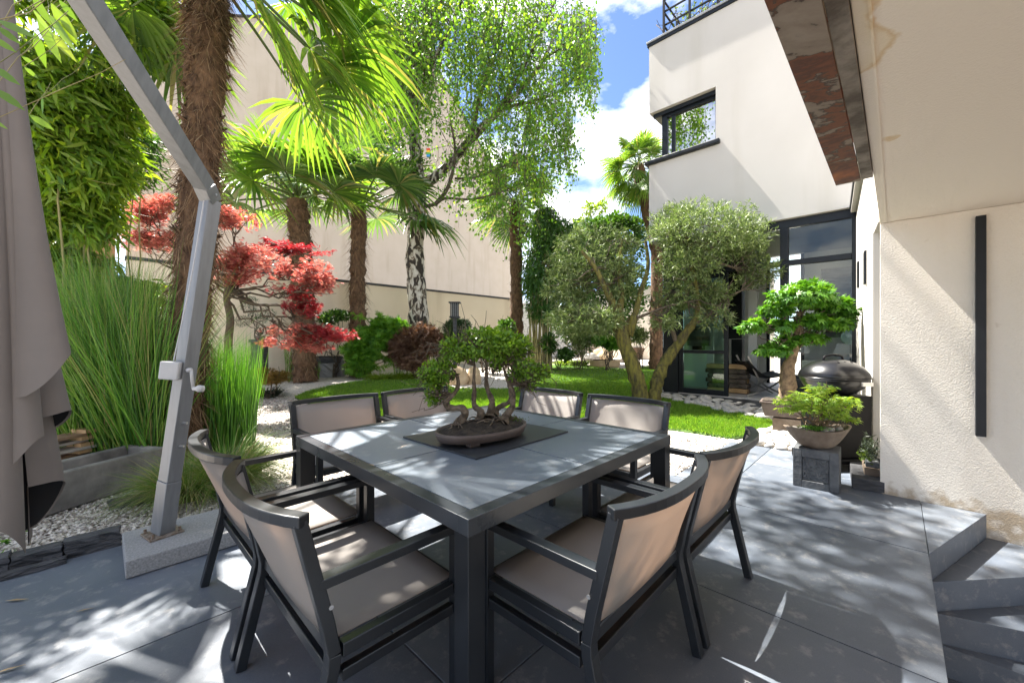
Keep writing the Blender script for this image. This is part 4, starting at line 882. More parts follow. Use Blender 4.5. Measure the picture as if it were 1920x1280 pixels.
for i in range(7):
    z0 = .02 + i * .062; o = MB().box(-.62, .62, -.1, .1, 0, .028).build('board', M['board'] if i % 3 else M['board2'], bs, bevel=.004); o.location = (random.uniform(-.1, .1) - .2, .1 + .06 * (i % 2), z0); o.rotation_euler = (0, 0, random.uniform(-.12, .12))
    o = MB().box(-.05, .05, -.09, .09, .0285, .0615).build('spacer', M['log_end'], bs); o.location = (.1 + random.uniform(-.1, .1), .1, z0)
fs = empty('flat_stone', gnd(245, 942), 0, 'flat dark stone between the trough end and the sedge clump', 'stone')
finish(rough_block(-.12, .12, -.08, .08, -.02, .04, 31, .008), 'stone', M['darkrock'], fs, smooth=True)
# ================================================================= PALMS
def frond_mesh(base, direc, pet, rad, droop, rng, nseg=34, spread=2.15, roll=0.0):
    """a fan frond: stalk from base along direc, then a round fan of folded fingers that sag at the tips"""
    d = unit(np.asarray(direc, float)); sd = np.cross(d, UP); sd = unit(sd if np.linalg.norm(sd) > .05 else RIGHT); nm = np.cross(sd, d)
    sd, nm = sd * math.cos(roll) + nm * math.sin(roll), nm * math.cos(roll) - sd * math.sin(roll)
    t = np.linspace(0, 1, 7); PP = base + d * pet * t[:, None] - UP * (.12 * pet * t ** 2)[:, None]
    hub = PP[-1]; Vt, Ft = tube_np(PP, np.linspace(.022, .011, 7) * (rad / .8), 5)
    V = []; F = []; T = np.array([.03, .3, .52, .75, 1.0]); o = 0
    da = 2 * spread / nseg
    for k in range(nseg):
        ph = -spread + da * (k + .5) + rng.normal() * .015; L = rad * (.78 + .22 * math.cos(ph * .6)) * rng.uniform(.93, 1.04); dp = droop * rng.uniform(.7, 1.4)
        for j, q in enumerate(T):
            w = q * rad * da * .5 if q <= .52 else .52 * rad * da * .5 * (1 - (q - .52) / .48) ** .8 + .001
            dirk = d * math.cos(ph) + sd * math.sin(ph); tan = -d * math.sin(ph) + sd * math.cos(ph)
            c = hub + dirk * L * q + nm * (.1 * rad * (1 - math.cos(ph)) * q) - UP * (dp * L * max(0, q - .25) ** 2 * 1.2)
            V += [c - tan * w, c + nm * w * .55, c + tan * w]
        for j in range(4):
            b = o + j * 3; F += [(b, b + 1, b + 4, b + 3), (b + 1, b + 2, b + 5, b + 4)]
        o += 15
    return (Vt, Ft), (np.array(V), np.array(F))
def palm(name, base, path, r0, r1, fronds, label, leafm, seed, hair=900, hair_len=.16):
    """fronds: list of (azimuth in camera terms, elevation, stalk, fan radius, droop)"""
    rng = np.random.RandomState(seed); base = np.asarray(base, float)
    root = empty(name, base, 0, label, 'palm tree', 'fan palms in the garden')
    P = smooth_path([np.asarray(p) - base for p in path], 60); t = np.linspace(0, 1, 60)
    rad = (r0 + (r1 - r0) * t) * (1 + .06 * np.sin(t * 70) + .05 * rng.normal(size=60))
    V, F = tube_np(P, rad, 18); V += rng.normal(size=V.shape) * r0 * .05; npobj('trunk', V, F, M['bark_palm'], root, smooth=True)
    # fibre hair and old leaf bases round the trunk
    n = hair; ti = rng.uniform(0, 1, n); idx = np.clip((ti * 59).astype(int), 0, 58); th = rng.uniform(0, 6.28, n)
    C = P[idx] + (P[idx + 1] - P[idx]) * (ti * 59 - idx)[:, None]; O = np.stack([np.cos(th), np.sin(th), th * 0], 1)
    B = C + O * (rad[idx] * .93)[:, None]; D = O * rng.uniform(.1, .75, (n, 1)) - UP * rng.uniform(.4, 1, (n, 1)) + .35 * rng.normal(size=(n, 3))
    V, F = blades(B, D, rng.uniform(.4, 1.5, n) * hair_len, rng.uniform(.004, .014, n) * (r0 / .2), .5, 3, rng); npobj('fibre_hair', V, F, M['fibre'], root)
    n = max(20, hair // 14); ti = rng.uniform(.02, 1, n); idx = np.clip((ti * 59).astype(int), 0, 58); th = rng.uniform(0, 6.28, n)
    O = np.stack([np.cos(th), np.sin(th), th * 0], 1); B = P[idx] + O * (rad[idx] * .85)[:, None]
    V, F = scatter([(0, -.35, 0), (0, .35, 0), (1, .12, .06), (1, -.12, .06), (0, -.3, .2), (0, .3, .2)], [(0, 1, 2, 3), (4, 3, 2, 5), (0, 3, 4, 4), (1, 5, 2, 2)], B, O * .8 + UP * rng.uniform(.3, 1.3, (n, 1)), UP + O * 0, rng.uniform(.5, 1, n) * r0 * .75)
    F = F[(F[:, 2] != F[:, 3])]; tag(npobj('old_leaf_bases', V, F, M['bark_palm'], root), kind='stuff')
    for k, (az, el, pet, fr_, dp) in enumerate(fronds):
        d = (RIGHT * math.cos(az) + FWD * math.sin(az)) * math.cos(el) + UP * math.sin(el)
        st, fan = frond_mesh(P[-1] + UP * rng.uniform(-.12, .12) + d * r1 * .6, d, pet, fr_, dp, rng, roll=rng.normal() * .3)
        o = npobj('frond', fan[0], fan[1], leafm, root); npobj('stalk', st[0], st[1], M['petiole'], o)
    return root
def crown(n, rng, e0, e1, pet, rad, dp, az0=0.0):
    L = []
    for k in range(n):
        f = (k + .5) / n; el = e0 + (e1 - e0) * f + rng.normal() * .1
        L.append((az0 + k * 2.4 + rng.normal() * .15, el, pet * rng.uniform(.85, 1.15), rad * rng.uniform(.88, 1.1), dp * rng.uniform(.7, 1.3)))
    return L
rg = np.random.RandomState(21)
# foreground palm, trunk leaning up past the umbrella post
d1 = 4.55
pth = [standing(338, d1), at(345, 770, d1), at(358, 600, d1), at(370, 420, d1), at(380, 250, d1), at(388, 80, d1), at(391, 0, d1), at(392, -75, d1)]
fr1 = crown(8, rg, R(60), R(5), 1.0, .85, .4, .5)
fr1 += [(-.25, R(-26), 1.0, 1.0, .55), (.35, R(-34), 1.15, 1.05, .5), (-.6, R(-34), .85, .95, .6), (.1, R(-46), .95, .9, .6), (.7, R(-22), 1.3, 1.05, .5), (2.6, R(-30), .9, .85, .5), (3.4, R(-36), .8, .8, .5), (1.1, R(-34), 1.3, .9, .5), (-.1, R(-12), 1.25, 1.05, .6), (.3, R(-20), 1.5, 1.05, .55), (-.45, R(-18), 1.2, 1.0, .65)]
palm('fan_palm', pth[0], pth, .18, .17, fr1, 'tall fan palm with shaggy trunk right behind the umbrella post', M['fan'], 1, 9000, .16)
d2 = 11.3
pth = [standing(572, d2), at(570, 600, d2), at(565, 480, d2), at(557, 375, d2)]
fr2 = crown(9, rg, R(70), R(10), 1.15, 1.6, .4, 1.0) + [(3.0, R(28), 1.5, 1.7, .35), (2.75, R(5), 1.6, 1.7, .4), (-2.6, R(-4), 1.3, 1.65, .4), (-.3, R(10), 1.1, 1.6, .4), (-1.3, R(18), 1.1, 1.55, .4), (-2.0, R(8), 1.1, 1.55, .4), (3.3, R(42), 1.6, 1.6, .4)]
palm('fan_palm', pth[0], pth, .31, .26, fr2, 'stout fan palm rising out of the red maple', M['fan'], 2, 1700, .2)
d3 = 12.6
pth = [standing(672, d3), at(671, 600, d3), at(671, 500, d3), at(674, 388, d3)]
fr3 = crown(14, rg, R(75), R(0), 1.65, 1.5, .45, .4) + [(-.1, R(-8), 2.0, 1.4, .8), (-.6, R(12), 1.8, 1.3, .5), (3.1, R(25), 1.7, 1.4, .5), (.0, R(30), 1.4, 1.4, .5)]
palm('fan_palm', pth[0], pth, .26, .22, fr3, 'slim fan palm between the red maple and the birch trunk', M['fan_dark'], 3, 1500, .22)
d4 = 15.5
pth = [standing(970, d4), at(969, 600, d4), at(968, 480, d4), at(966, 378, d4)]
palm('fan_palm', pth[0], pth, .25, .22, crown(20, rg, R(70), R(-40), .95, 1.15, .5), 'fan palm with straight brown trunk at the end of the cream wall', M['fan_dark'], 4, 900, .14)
d5 = 14.5
pth = [standing(1230, d5), at(1231, 600, d5), at(1232, 480, d5), at(1215, 400, d5), at(1196, 310, d5)]
palm('fan_palm', pth[0], pth, .24, .2, crown(30, rg, R(75), R(-75), .65, .78, .5), 'fan palm with hanging crown peeking past the upper house corner', M['fan'], 5, 700, .14)

# ================================================================= BIRCH
rng = np.random.RandomState(31)
db = 13.0
bb = standing(787, db)
birch = empty('birch_tree', bb, 0, 'weeping birch with black and white bark before the cream wall', 'birch tree')
def bp(px, py, dd=0.0): return at(px, py, db + dd) - bb
main = smooth_path([np.zeros(3), bp(784, 590), bp(778, 480), bp(783, 390), bp(785, 335)], 30)
V, F = tube_np(main, np.linspace(.33, .25, 30) * (1 + .05 * rng.normal(size=30)), 14); V += rng.normal(size=V.shape) * .012; npobj('trunk', V, F, M['birch'], birch, smooth=True)
limbs_px = [([(785, 345), (776, 240), (772, 130), (766, 40), (764, -80), (760, -220)], .21, .06, 0), ([(786, 350), (812, 335), (850, 300), (885, 255), (930, 215), (975, 170), (1020, 110), (1050, 40)], .19, .04, .2),
            ([(780, 200), (755, 150), (728, 95), (700, 40), (680, -40)], .11, .04, .3), ([(776, 240), (790, 165), (815, 110), (850, 40), (880, -50)], .12, .04, -.3), ([(815, 385), (838, 355), (850, 315), (853, 275), (845, 230)], .07, .03, -.6),
            ([(785, 390), (815, 383), (835, 372), (880, 374), (920, 366), (965, 350)], .065, .02, -.7), ([(846, 300), (900, 250), (945, 205), (1000, 190), (1060, 165), (1100, 110)], .08, .025, .5),
            ([(853, 335), (890, 333), (935, 315), (985, 300)], .04, .015, -.4), ([(772, 130), (800, 60), (850, -30), (920, -100)], .1, .03, .4), ([(930, 215), (980, 130), (1020, 50), (1060, -40)], .07, .02, -.2), ([(885, 255), (900, 180), (930, 90), (950, 0), (960, -90)], .08, .02, .6),
            ([(715, 70), (690, 60), (660, 50)], .04, .02, 0), ([(1020, 110), (1070, 80), (1120, 45)], .04, .015, 0)]
tipb = []
for pts, r0, r1, dd in limbs_px:
    n = len(pts); P = smooth_path([bp(x, y, dd * k / (n - 1)) for k, (x, y) in enumerate(pts)], 22); V, F = tube_np(P, np.linspace(r0, r1, 22), 8); npobj('limb', V, F, M['birch'] if r0 > .09 else M['twig'], birch, smooth=True)
    tipb += [P[k] for k in range(7, 22, 2)]
# hanging twigs with leaves
regions = [(900, 80, 200, 110, 250), (820, 140, 120, 120, 150), (1000, 150, 100, 120, 190), (1085, 60, 45, 60, 70), (950, 260, 90, 70, 90), (870, 310, 80, 45, 36), (965, 355, 70, 40, 60), (740, 90, 75, 110, 170), (735, 210, 50, 80, 70), (1030, 235, 45, 60, 70), (1105, 120, 22, 60, 36), (1062, 275, 25, 30, 22), (860, 40, 160, 90, 180), (860, -60, 240, 80, 150)]
starts = []
for (x, y, rx, ry, n) in regions:
    for _ in range(int(n * 1.35)):
        a_ = rng.uniform(0, 6.28); r_ = rng.uniform(0, 1) ** .5; starts.append(bp(x + rx * r_ * math.cos(a_), y - .25 * ry + ry * r_ * math.sin(a_), rng.normal() * 1.1))
for _ in range(190): starts.append(np.array([rng.normal() * .8 + 2.5, rng.normal() * .5 + 6.3, rng.normal() * .6 + 11.0]) - bb)
tw = []; LP, LD = [], []
for s_ in starts:
    ln = rng.uniform(.5, 1.7); P, r_ = limb(s_, s_ + np.array([rng.normal() * .14, rng.normal() * .14, -ln]), .007, .003, rng, 5, .04); tw.append((P, r_))
    near = min(rng.choice(len(tipb), 12), key=lambda q: np.linalg.norm(tipb[q] - s_)); v_ = s_ - tipb[near]
    if np.linalg.norm(v_) < 1.6: tw.append(limb(tipb[near], s_, .009, .005, rng, 5, .05, .12))
    m = int(ln * 19); t_ = rng.uniform(0, 1, m); LP.append(P[0] + (P[-1] - P[0]) * t_[:, None] + rng.normal(size=(m, 3)) * .085); LD.append(rng.normal(size=(m, 3)) * .8 - UP * .8)
V, F = tubes(tw, 4); tag(npobj('twigs', V, F, M['twig'], birch), kind='stuff')
LP = np.concatenate(LP); LD = np.concatenate(LD)
V, F = scatter(*OVAL, LP, LD, rng.normal(size=LP.shape) + .2 * UP, rng.uniform(.05, .14, len(LP))); npobj('crown', V, F, M['birch_leaf'], birch)

# ================================================================= OLIVE
rng = np.random.RandomState(41)
do = 8.0
ob = standing(1210, do)
olive = empty('olive_tree', ob, 0, 'twin-trunked olive with clipped grey-green crown on the lawn', 'olive tree')
def op(px, py, dd=0.0): return at(px, py, do + dd) - ob
otip = []
for pts, r0, r1 in (([(1203, 752), (1196, 715), (1180, 670), (1166, 625), (1158, 585)], .165, .12), ([(1226, 752), (1232, 715), (1246, 680), (1272, 645), (1296, 610)], .13, .08)):
    P = smooth_path([op(*p) for p in pts], 24); V, F = tube_np(P, np.linspace(r0, r1, 24) * (1 + .07 * rng.normal(size=24)), 14); V += rng.normal(size=V.shape) * .012; npobj('trunk', V, F, M['olive_bark'], olive, smooth=True)
for pts, r0, r1, dd in (([(1160, 600), (1145, 560), (1130, 530), (1115, 500), (1090, 470)], .09, .03, -.2), ([(1160, 595), (1165, 550), (1160, 500), (1165, 450)], .08, .03, .2), ([(1166, 620), (1190, 590), (1200, 550), (1215, 500), (1210, 450)], .08, .03, .3), ([(1296, 612), (1310, 580), (1300, 520), (1290, 460), (1280, 420)], .07, .03, 0),
                        ([(1185, 600), (1210, 590), (1250, 575), (1290, 565)], .035, .015, -.2), ([(1296, 610), (1330, 590), (1360, 560), (1390, 545)], .04, .015, -.1), ([(1290, 500), (1330, 490), (1370, 500), (1400, 510)], .04, .015, .1), ([(1150, 575), (1110, 590), (1070, 600)], .05, .02, -.2), ([(1300, 520), (1330, 470), (1360, 440)], .04, .02, .1), ([(1270, 648), (1255, 600), (1245, 560)], .05, .02, .2)):
    n = len(pts); P = smooth_path([op(x, y, dd * k / (n - 1)) for k, (x, y) in enumerate(pts)], 16); V, F = tube_np(P, np.linspace(r0, r1, 16), 8); npobj('limb', V, F, M['olive_bark'] if r0 > .06 else M['twig'], olive, smooth=True); otip += [P[7], P[11], P[15]]
MB().tube([op(1178, 628), op(1188, 600), op(1186, 592)], [.1, .085, .08], 10).build('sawn_limb', M['olive_bark'], olive, smooth=True)
ob_ = [(1118, 488, 92, 64), (1062, 540, 46, 46), (1160, 530, 42, 38), (1066, 603, 40, 28), (1118, 600, 46, 28), (1322, 436, 105, 50), (1262, 428, 40, 38), (1290, 498, 54, 34), (1395, 468, 36, 32), (1272, 556, 44, 28), (1330, 556, 40, 26), (1422, 516, 28, 20), (1340, 598, 26, 15), (1246, 598, 24, 16)]
bl = [(op(x, y, rng.normal() * .25), (rx * do / FPX, .45 + .25 * rx / 85, ry * do / FPX)) for x, y, rx, ry in ob_]
tw = []
for c_, q_ in bl:
    st = sorted(otip, key=lambda t_: np.linalg.norm(t_ - c_))[:3]
    for k in range(16):
        e_ = c_ + RIGHT * rng.normal() * q_[0] * .5 + FWD * rng.normal() * q_[1] * .5 + UP * rng.normal() * q_[2] * .5; tw.append(limb(st[k % 3], e_, .013, .004, rng, 6, .07))
V, F = tubes(tw, 4); tag(npobj('twigs', V, F, M['twig'], olive), kind='stuff')
P, O = blob_pts(bl, 34000, rng, .35, -.25, 4.5, 2)
# leaves sit on short upright shoots
sh = rng.randint(0, len(P), 5600); tn = 7
SD = unit(O[sh] * .7 + UP * .6 + .6 * rng.normal(size=(len(sh), 3))); k = np.repeat(np.arange(len(sh)), tn); tt = np.tile(np.linspace(0, 1, tn), len(sh))
LP = P[sh][k] + SD[k] * (tt * .11)[:, None]; LD = SD[k] * .75 + .75 * rng.normal(size=LP.shape)
V, F = scatter(*SLIM, LP, LD, UP + .7 * rng.normal(size=LP.shape), rng.uniform(.07, .12, len(LP))); npobj('crown', V, F, M['olive'], olive)

# ================================================================= RED MAPLE
rng = np.random.RandomState(51)
dm = 6.9
mb0 = standing(430, dm)
rm = empty('red_maple', mb0, 0, 'layered red maple spreading in flat tiers beside the shaggy palm', 'maple tree')
def mp_(px, py, dd=0.0): return at(px, py, dm + dd) - mb0
pads = [(275, 400, 62, 34, .3, 0), (285, 450, 70, 28, .2, 0), (330, 385, 60, 20, .4, 0), (435, 410, 45, 30, .2, 0), (415, 495, 45, 25, 0, 0), (470, 480, 60, 30, 0, 0), (540, 505, 75, 34, 0, 0), (590, 530, 40, 30, 0, 0), (440, 520, 40, 24, 0, 0), (545, 468, 80, 12, .5, 1), (500, 455, 45, 10, .5, 1), (565, 575, 35, 32, .2, 1), (545, 545, 35, 22, .2, 1), (555, 620, 55, 22, .2, 0), (610, 625, 50, 24, .2, 1), (530, 640, 40, 16, .2, 0), (575, 650, 50, 14, .2, 0), (640, 632, 22, 12, .2, 1)]
tr0 = smooth_path([np.zeros(3), mp_(428, 650), mp_(432, 600), mp_(425, 560), mp_(428, 535)], 16); V, F = tube_np(tr0, np.linspace(.075, .045, 16), 8); npobj('trunk', V, F, M['twig'], rm, smooth=True)
for x, y, rx, ry, dd, cr_ in pads:
    s_ = tr0[-1 - rng.randint(0, 5)]; n = 14; P, r_ = limb(s_, mp_(x, y + ry * .6, dd), .025, .008, rng, 8, .05); V, F = tube_np(P, r_, 6)
    parts = [(V, F)]
    for _ in range(n): parts.append(tube_np(*limb(P[rng.randint(4, 8)], mp_(x + rng.normal() * rx * .5, y + rng.normal() * ry * .35, dd + rng.normal() * .3), .008, .003, rng, 5, .07), 4))
    V, F = join(parts); npobj('branch', V, F, M['twig'], rm)
for flag, m_, nm_, nn in ((0, M['red_leaf'], 'crown', 19000), (1, M['crimson_leaf'], 'crimson_crown', 5200)):
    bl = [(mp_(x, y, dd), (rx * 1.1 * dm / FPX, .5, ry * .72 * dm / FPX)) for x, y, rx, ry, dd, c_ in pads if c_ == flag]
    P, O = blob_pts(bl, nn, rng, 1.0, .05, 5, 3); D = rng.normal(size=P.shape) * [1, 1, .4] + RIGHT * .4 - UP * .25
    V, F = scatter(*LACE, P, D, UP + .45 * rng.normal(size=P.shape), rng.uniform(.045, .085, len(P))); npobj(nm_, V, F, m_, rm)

# ================================================================= BAMBOO, REEDS, SEDGES on the umbrella side
rng = np.random.RandomState(61)
def bamboo(name, base, label, blobs, nleaf, sz, m_, culms, hang=.6, gap=-.3, gf=2.2, side=.35, rr=.014):
    root = empty(name, base, 0, label, 'bamboo')
    blobs = [(np.asarray(c) - base, q) for c, q in blobs]
    P, O = blob_pts(blobs, nleaf, rng, .55, gap, gf, rng.randint(99))
    D = rng.normal(size=P.shape) * [.6, .6, .45] + RIGHT * side - UP * hang; N = UP * .6 + rng.normal(size=P.shape) - FWD * .3
    V, F = scatter(*BAMB, P, D, N, rng.uniform(.7, 1.25, len(P)) * sz); npobj('foliage', V, F, m_, root)
    cu = []
    for (c0, c1) in culms: cu.append(limb(np.asarray(c0) - base, np.asarray(c1) - base, rr, rr * .6, rng, 9, .005))
    for k in rng.choice(len(P), min(500, len(P))):
        cu.append(limb(P[k], P[k] + rng.normal(size=3) * [.3, .3, .2] - UP * .12, .003, .0015, rng, 4, .08))
    V, F = tubes(cu, 5); tag(npobj('culms', V, F, M['culm'], root), kind='stuff')
    return root
bA = standing(130, 4.9)
bamboo('bamboo_clump', bA, 'tall leafy bamboo filling the corner above the closed umbrella',
       [pxblob(60, -60, 120, 90, 4.3, .5), pxblob(150, 60, 110, 90, 4.6, .6), pxblob(80, 170, 110, 100, 4.6, .5), pxblob(250, 40, 80, 90, 5.0, .5), pxblob(150, 290, 90, 100, 5.0, .5), pxblob(130, 400, 80, 90, 5.2, .4), pxblob(60, 320, 80, 120, 5.0, .5), pxblob(210, 180, 55, 60, 5.0, .4), pxblob(290, 60, 60, 60, 5.3, .4), pxblob(100, 520, 70, 80, 5.2, .3), pxblob(-60, 250, 100, 300, 4.8, .5), pxblob(165, 500, 45, 40, 5.6, .4), pxblob(130, 470, 55, 60, 5.4, .4), pxblob(245, 545, 45, 40, 5.9, .35), (np.array([-1.1, 6.0, 5.2]), (.9, .8, .7)), (np.array([-1.7, 5.0, 4.2]), (.8, .7, .7))], 52000, .2, M['bamboo_leaf'],
       [(standing(x_, 5.2 + .4 * rng.normal()), at(x_ + rng.normal() * 50, -150 + rng.normal() * 60, 4.8)) for x_ in np.linspace(0, 200, 6)])
# the sprays that hang nearest the camera, big single leaves
root = empty('bamboo_spray', at(40, 40, 1.9), 0, 'bright bamboo spray hanging over the umbrella cloth', 'bamboo')
LP, LD = [], []; base = at(40, 40, 1.9); tw = []
for (x, y, x2, y2, d_) in [(95, 5, 135, 75, 1.75), (60, 15, 95, 65, 1.7), (70, 25, 105, 105, 1.8), (90, 25, 133, 88, 1.75), (65, 60, 82, 118, 1.8), (95, 60, 135, 108, 1.8), (-5, 38, 58, 65, .98), (-15, 70, 24, 94, .98), (-12, 125, 30, 155, .98), (-12, 165, 38, 200, .98), (-5, 50, 32, 78, .98), (-12, 225, 10, 240, .98), (20, -5, 20, 35, 1.4), (55, 215, 95, 240, 1.9), (45, 125, 68, 145, 1.7), (40, 105, 66, 122, 1.75), (80, 180, 78, 210, 2.0), (110, 0, 140, 35, 1.8), (130, 90, 150, 95, 1.9), (60, -10, 90, 40, 1.6), (30, -15, 20, 20, 1.5), (105, 15, 140, 70, 1.9)]:
    p, q = at(x, y, d_), at(x2, y2, d_); LP.append(p - base); LD.append(q - p)
    tw.append(limb(p - base, p - base + RIGHT * rng.normal() * .1 + UP * .22 + FWD * .1, .0012, .0008, rng, 5, .02))
LP, LD = np.array(LP), np.array(LD); V, F = scatter(*[np.array([(0, 0, 0), (.12, -.05, .01), (.12, .05, .01), (.35, -.11, .0), (.35, .11, .0), (.65, -.09, -.02), (.65, .09, -.02), (1, 0, -.05)]), [(0, 1, 2), (1, 3, 4), (1, 4, 2), (3, 5, 6), (3, 6, 4), (5, 7, 6)]], LP, LD, -FWD + .25 * rng.normal(size=LP.shape) + .2 * UP, np.linalg.norm(LD, axis=1) * 1.15)
npobj('leaves', V, F, M['bamboo_leaf'], root); V, F = tubes(tw, 4); tag(npobj('twigs', V, F, M['culm'], root), kind='stuff')
bB = standing(240, 6.4)
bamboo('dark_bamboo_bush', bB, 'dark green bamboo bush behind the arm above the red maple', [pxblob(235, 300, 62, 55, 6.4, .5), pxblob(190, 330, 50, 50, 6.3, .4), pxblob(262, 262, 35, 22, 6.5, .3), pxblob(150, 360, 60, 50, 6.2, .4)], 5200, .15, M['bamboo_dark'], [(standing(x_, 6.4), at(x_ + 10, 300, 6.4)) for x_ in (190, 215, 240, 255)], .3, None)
def reeds(name, base, label, n, px0, px1, d0, d1, h0, h1, lean, m_, wid=.008, droop=.05, spread=.08, cat='horsetail', hs=None):
    root = empty(name, base, 0, label, cat); B = np.array([standing(rng.uniform(px0, px1), rng.uniform(d0, d1)) for _ in range(n)]) - base
    D = UP + RIGHT * (lean + spread * rng.normal(size=(n, 1))) + FWD * spread * rng.normal(size=(n, 1)) * 1.2
    V, F = blades(B, D, rng.uniform(h0, h1, n), wid, droop * rng.uniform(.2, 2, n), 5, rng); V2, F2 = blades(B, D, rng.uniform(h0, h1, n), wid, droop * rng.uniform(.2, 2, n), 5, rng)
    V, F = join([(V, F), (V2, F2)]); npobj('stems', V, F, m_, root); return root
reeds('leaning_reeds', standing(210, 4.4), 'mass of dark green leaning reeds behind the closed umbrella', 3800, 95, 300, 3.9, 5.2, 1.4, 2.75, -.05, M['horsetail'], .008, .14, .13, 'reeds')
reeds('leaning_reeds', standing(285, 4.3), 'bright green reed stems fringing the shaggy palm trunk', 520, 180, 305, 4.2, 5.0, 1.0, 2.4, .0, M['reed_bright'], .009, .16, .2, 'reeds')
reeds('horsetail_clump', standing(430, 4.9), 'upright bright green horsetail stems beside the palm trunk', 620, 372, 478, 4.6, 5.3, .75, 1.5, .02, M['reed_bright'], .011, .03, .055)
def sedge(name, base, label, n, r, L0, L1, wid, droop, m_, cat='grass'):
    root = empty(name, base, 0, label, cat); th = rng.uniform(0, 6.28, n); q = rng.uniform(0, 1, n) ** .6; O = np.stack([np.cos(th), np.sin(th), th * 0], 1)
    V, F = blades(O * (q * r)[:, None], UP * rng.uniform(.6, 1.3, (n, 1)) + O * rng.uniform(.2, .9, (n, 1)), rng.uniform(L0, L1, n), wid, rng.uniform(.3, 1.1, n) * droop, 6, rng); npobj('blades', V, F, m_, root); return root
sedge('sedge_clump', gnd(352, 932), 'arching green and cream sedge clump at the foot of the post', 1500, .15, .35, .62, .007, .8, M['sedge'])
sedge('sedge_clump', gnd(425, 905), 'arching sedge clump behind the umbrella side chairs', 1900, .2, .4, .75, .007, .85, M['sedge'])
# small leafy sprig at the very edge of the gravel strip
sp = gnd(-8, 1040); root = empty('maple_seedling', sp, 0, 'small green maple seedling at the picture edge by the slate', 'seedling'); P = rng.normal(size=(26, 3)) * [.05, .05, .06] + [0, 0, .12]
V, F = scatter(*MAPLE, P, rng.normal(size=P.shape) + RIGHT, UP + .5 * rng.normal(size=P.shape), rng.uniform(.035, .06, 26)); npobj('leaves', V, F, M['maple_green'], root); V, F = tubes([limb((0, 0, 0), P[k], .003, .0015, rng, 5, .05) for k in range(8)], 4); npobj('stems', V, F, M['twig'], root)
# ================================================================= SHRUBS AND ORNAMENTS IN THE GARDEN
rng = np.random.RandomState(71)
def shrub(name, px, d, label, cat, blobs, n, tmpl, size, m_, nz=.5, gap=-.35, gf=5, up=.3, depth=.4, stems=8, shell=.5, hang=0.0):
    base = standing(px, d); root = empty(name, base, 0, label, cat)
    bl = [(at(x, y, d + dd) - base, (rx * d / FPX, depth, ry * d / FPX)) for x, y, rx, ry, dd in blobs]
    P, O = blob_pts(bl, n, rng, shell, gap, gf, rng.randint(50)); P[:, 2] = np.maximum(P[:, 2], .03)
    D = O * .7 + nz * rng.normal(size=P.shape) + UP * up - UP * hang; N = UP + .5 * rng.normal(size=P.shape)
    V, F = scatter(*tmpl, P, D, N, rng.uniform(.7, 1.3, len(P)) * size); npobj('foliage', V, F, m_, root)
    st = [limb(np.array([rng.normal() * .05, rng.normal() * .05, 0]), bl[k % len(bl)][0] + rng.normal(size=3) * .12, .016, .005, rng, 7, .06) for k in range(stems)]
    V, F = tubes(st, 5); npobj('stems', V, F, M['twig'], root); return root
shrub('lace_maple', 690, 12.1, 'bright green laceleaf maple below the slim palm', 'maple shrub', [(705, 625, 40, 38, 0), (662, 640, 38, 30, 0), (688, 600, 32, 18, .1), (675, 680, 26, 26, -.1), (728, 650, 28, 36, 0), (745, 615, 20, 20, .2), (700, 660, 30, 35, 0)], 6000, LACE, .15, M['lace_green'], .8, -.05, 3.2, -.1, .5, shell=.75, hang=.25)
shrub('round_shrub', 626, 12.3, 'flat-topped dark green shrub behind the laceleaf maple', 'shrub', [(630, 592, 28, 9, 0), (615, 600, 15, 8, 0)], 1500, LEAF, .09, M['shrub'])
shrub('brown_lace_maple', 780, 11.9, 'mounded brown laceleaf maple under the birch trunk', 'maple shrub', [(785, 632, 45, 26, 0), (762, 655, 34, 28, 0), (812, 645, 22, 22, 0), (775, 680, 32, 12, -.2)], 6500, LACE, .12, M['lace_brown'], .9, -.05, 3.5, -.2, .5, shell=.75, hang=.3)
shrub('clipped_pine', 857, 12.8, 'dark green clipped pine ball before the cream wall', 'pine', [(857, 617, 27, 19, 0)], 4500, SLIM, .09, M['ball'], .5, None, 5, .3, .4, 3, .25)
shrub('round_shrub', 948, 14.6, 'yellow green round shrub at the foot of the far palm', 'shrub', [(950, 612, 16, 15, 0), (940, 620, 12, 8, 0)], 1500, OVAL, .1, M['shrub'])
for (x, y, rx, ry, d_, lab) in ((905, 632, 35, 16, 13.5, 'low dark shrub at the wall foot above the tallest bonsai trunk'), (835, 648, 25, 20, 12.6, 'low dark shrub beside the brown laceleaf maple'), (925, 650, 30, 15, 13.2, 'low green shrub behind the bonsai crown, nearer the far palm'), (962, 655, 18, 14, 14.2, 'small dark shrub against the far palm trunk')):
    shrub('low_shrub', x, d_, lab, 'shrub', [(x, y, rx, ry, 0)], 800, OVAL, .09, M['shrub'], .7, -.2, 4)
shrub('rusty_shrub', 505, 8.6, 'low rust coloured shrub beside the horsetail', 'shrub', [(508, 712, 24, 8, 0), (492, 698, 14, 8, 0), (522, 706, 10, 10, 0)], 1300, LACE, .06, M['rustleaf'])
sedge('dark_grass_clump', gt(500, 742), 'dark grass tuft below the rusty shrub', 700, .22, .25, .45, .012, .9, M['dark_grass'])
for px_, py_, lab in ((715, 711, 'yellow green grass tuft under the laceleaf maple'), (755, 710, 'yellow green grass tuft under the brown maple')):
    sedge('yellow_grass_clump', gt(px_, py_), lab, 800, .3, .25, .45, .014, 1.1, M['yellow_grass'])
def reed_tuft(px0, px1, d, h0, h1, n, lab, m_=M['horsetail']): reeds('reed_tuft', standing((px0 + px1) / 2, d), lab, n, px0, px1, d - .15, d + .15, h0, h1, 0, m_, .014, .05, .09, 'reeds')
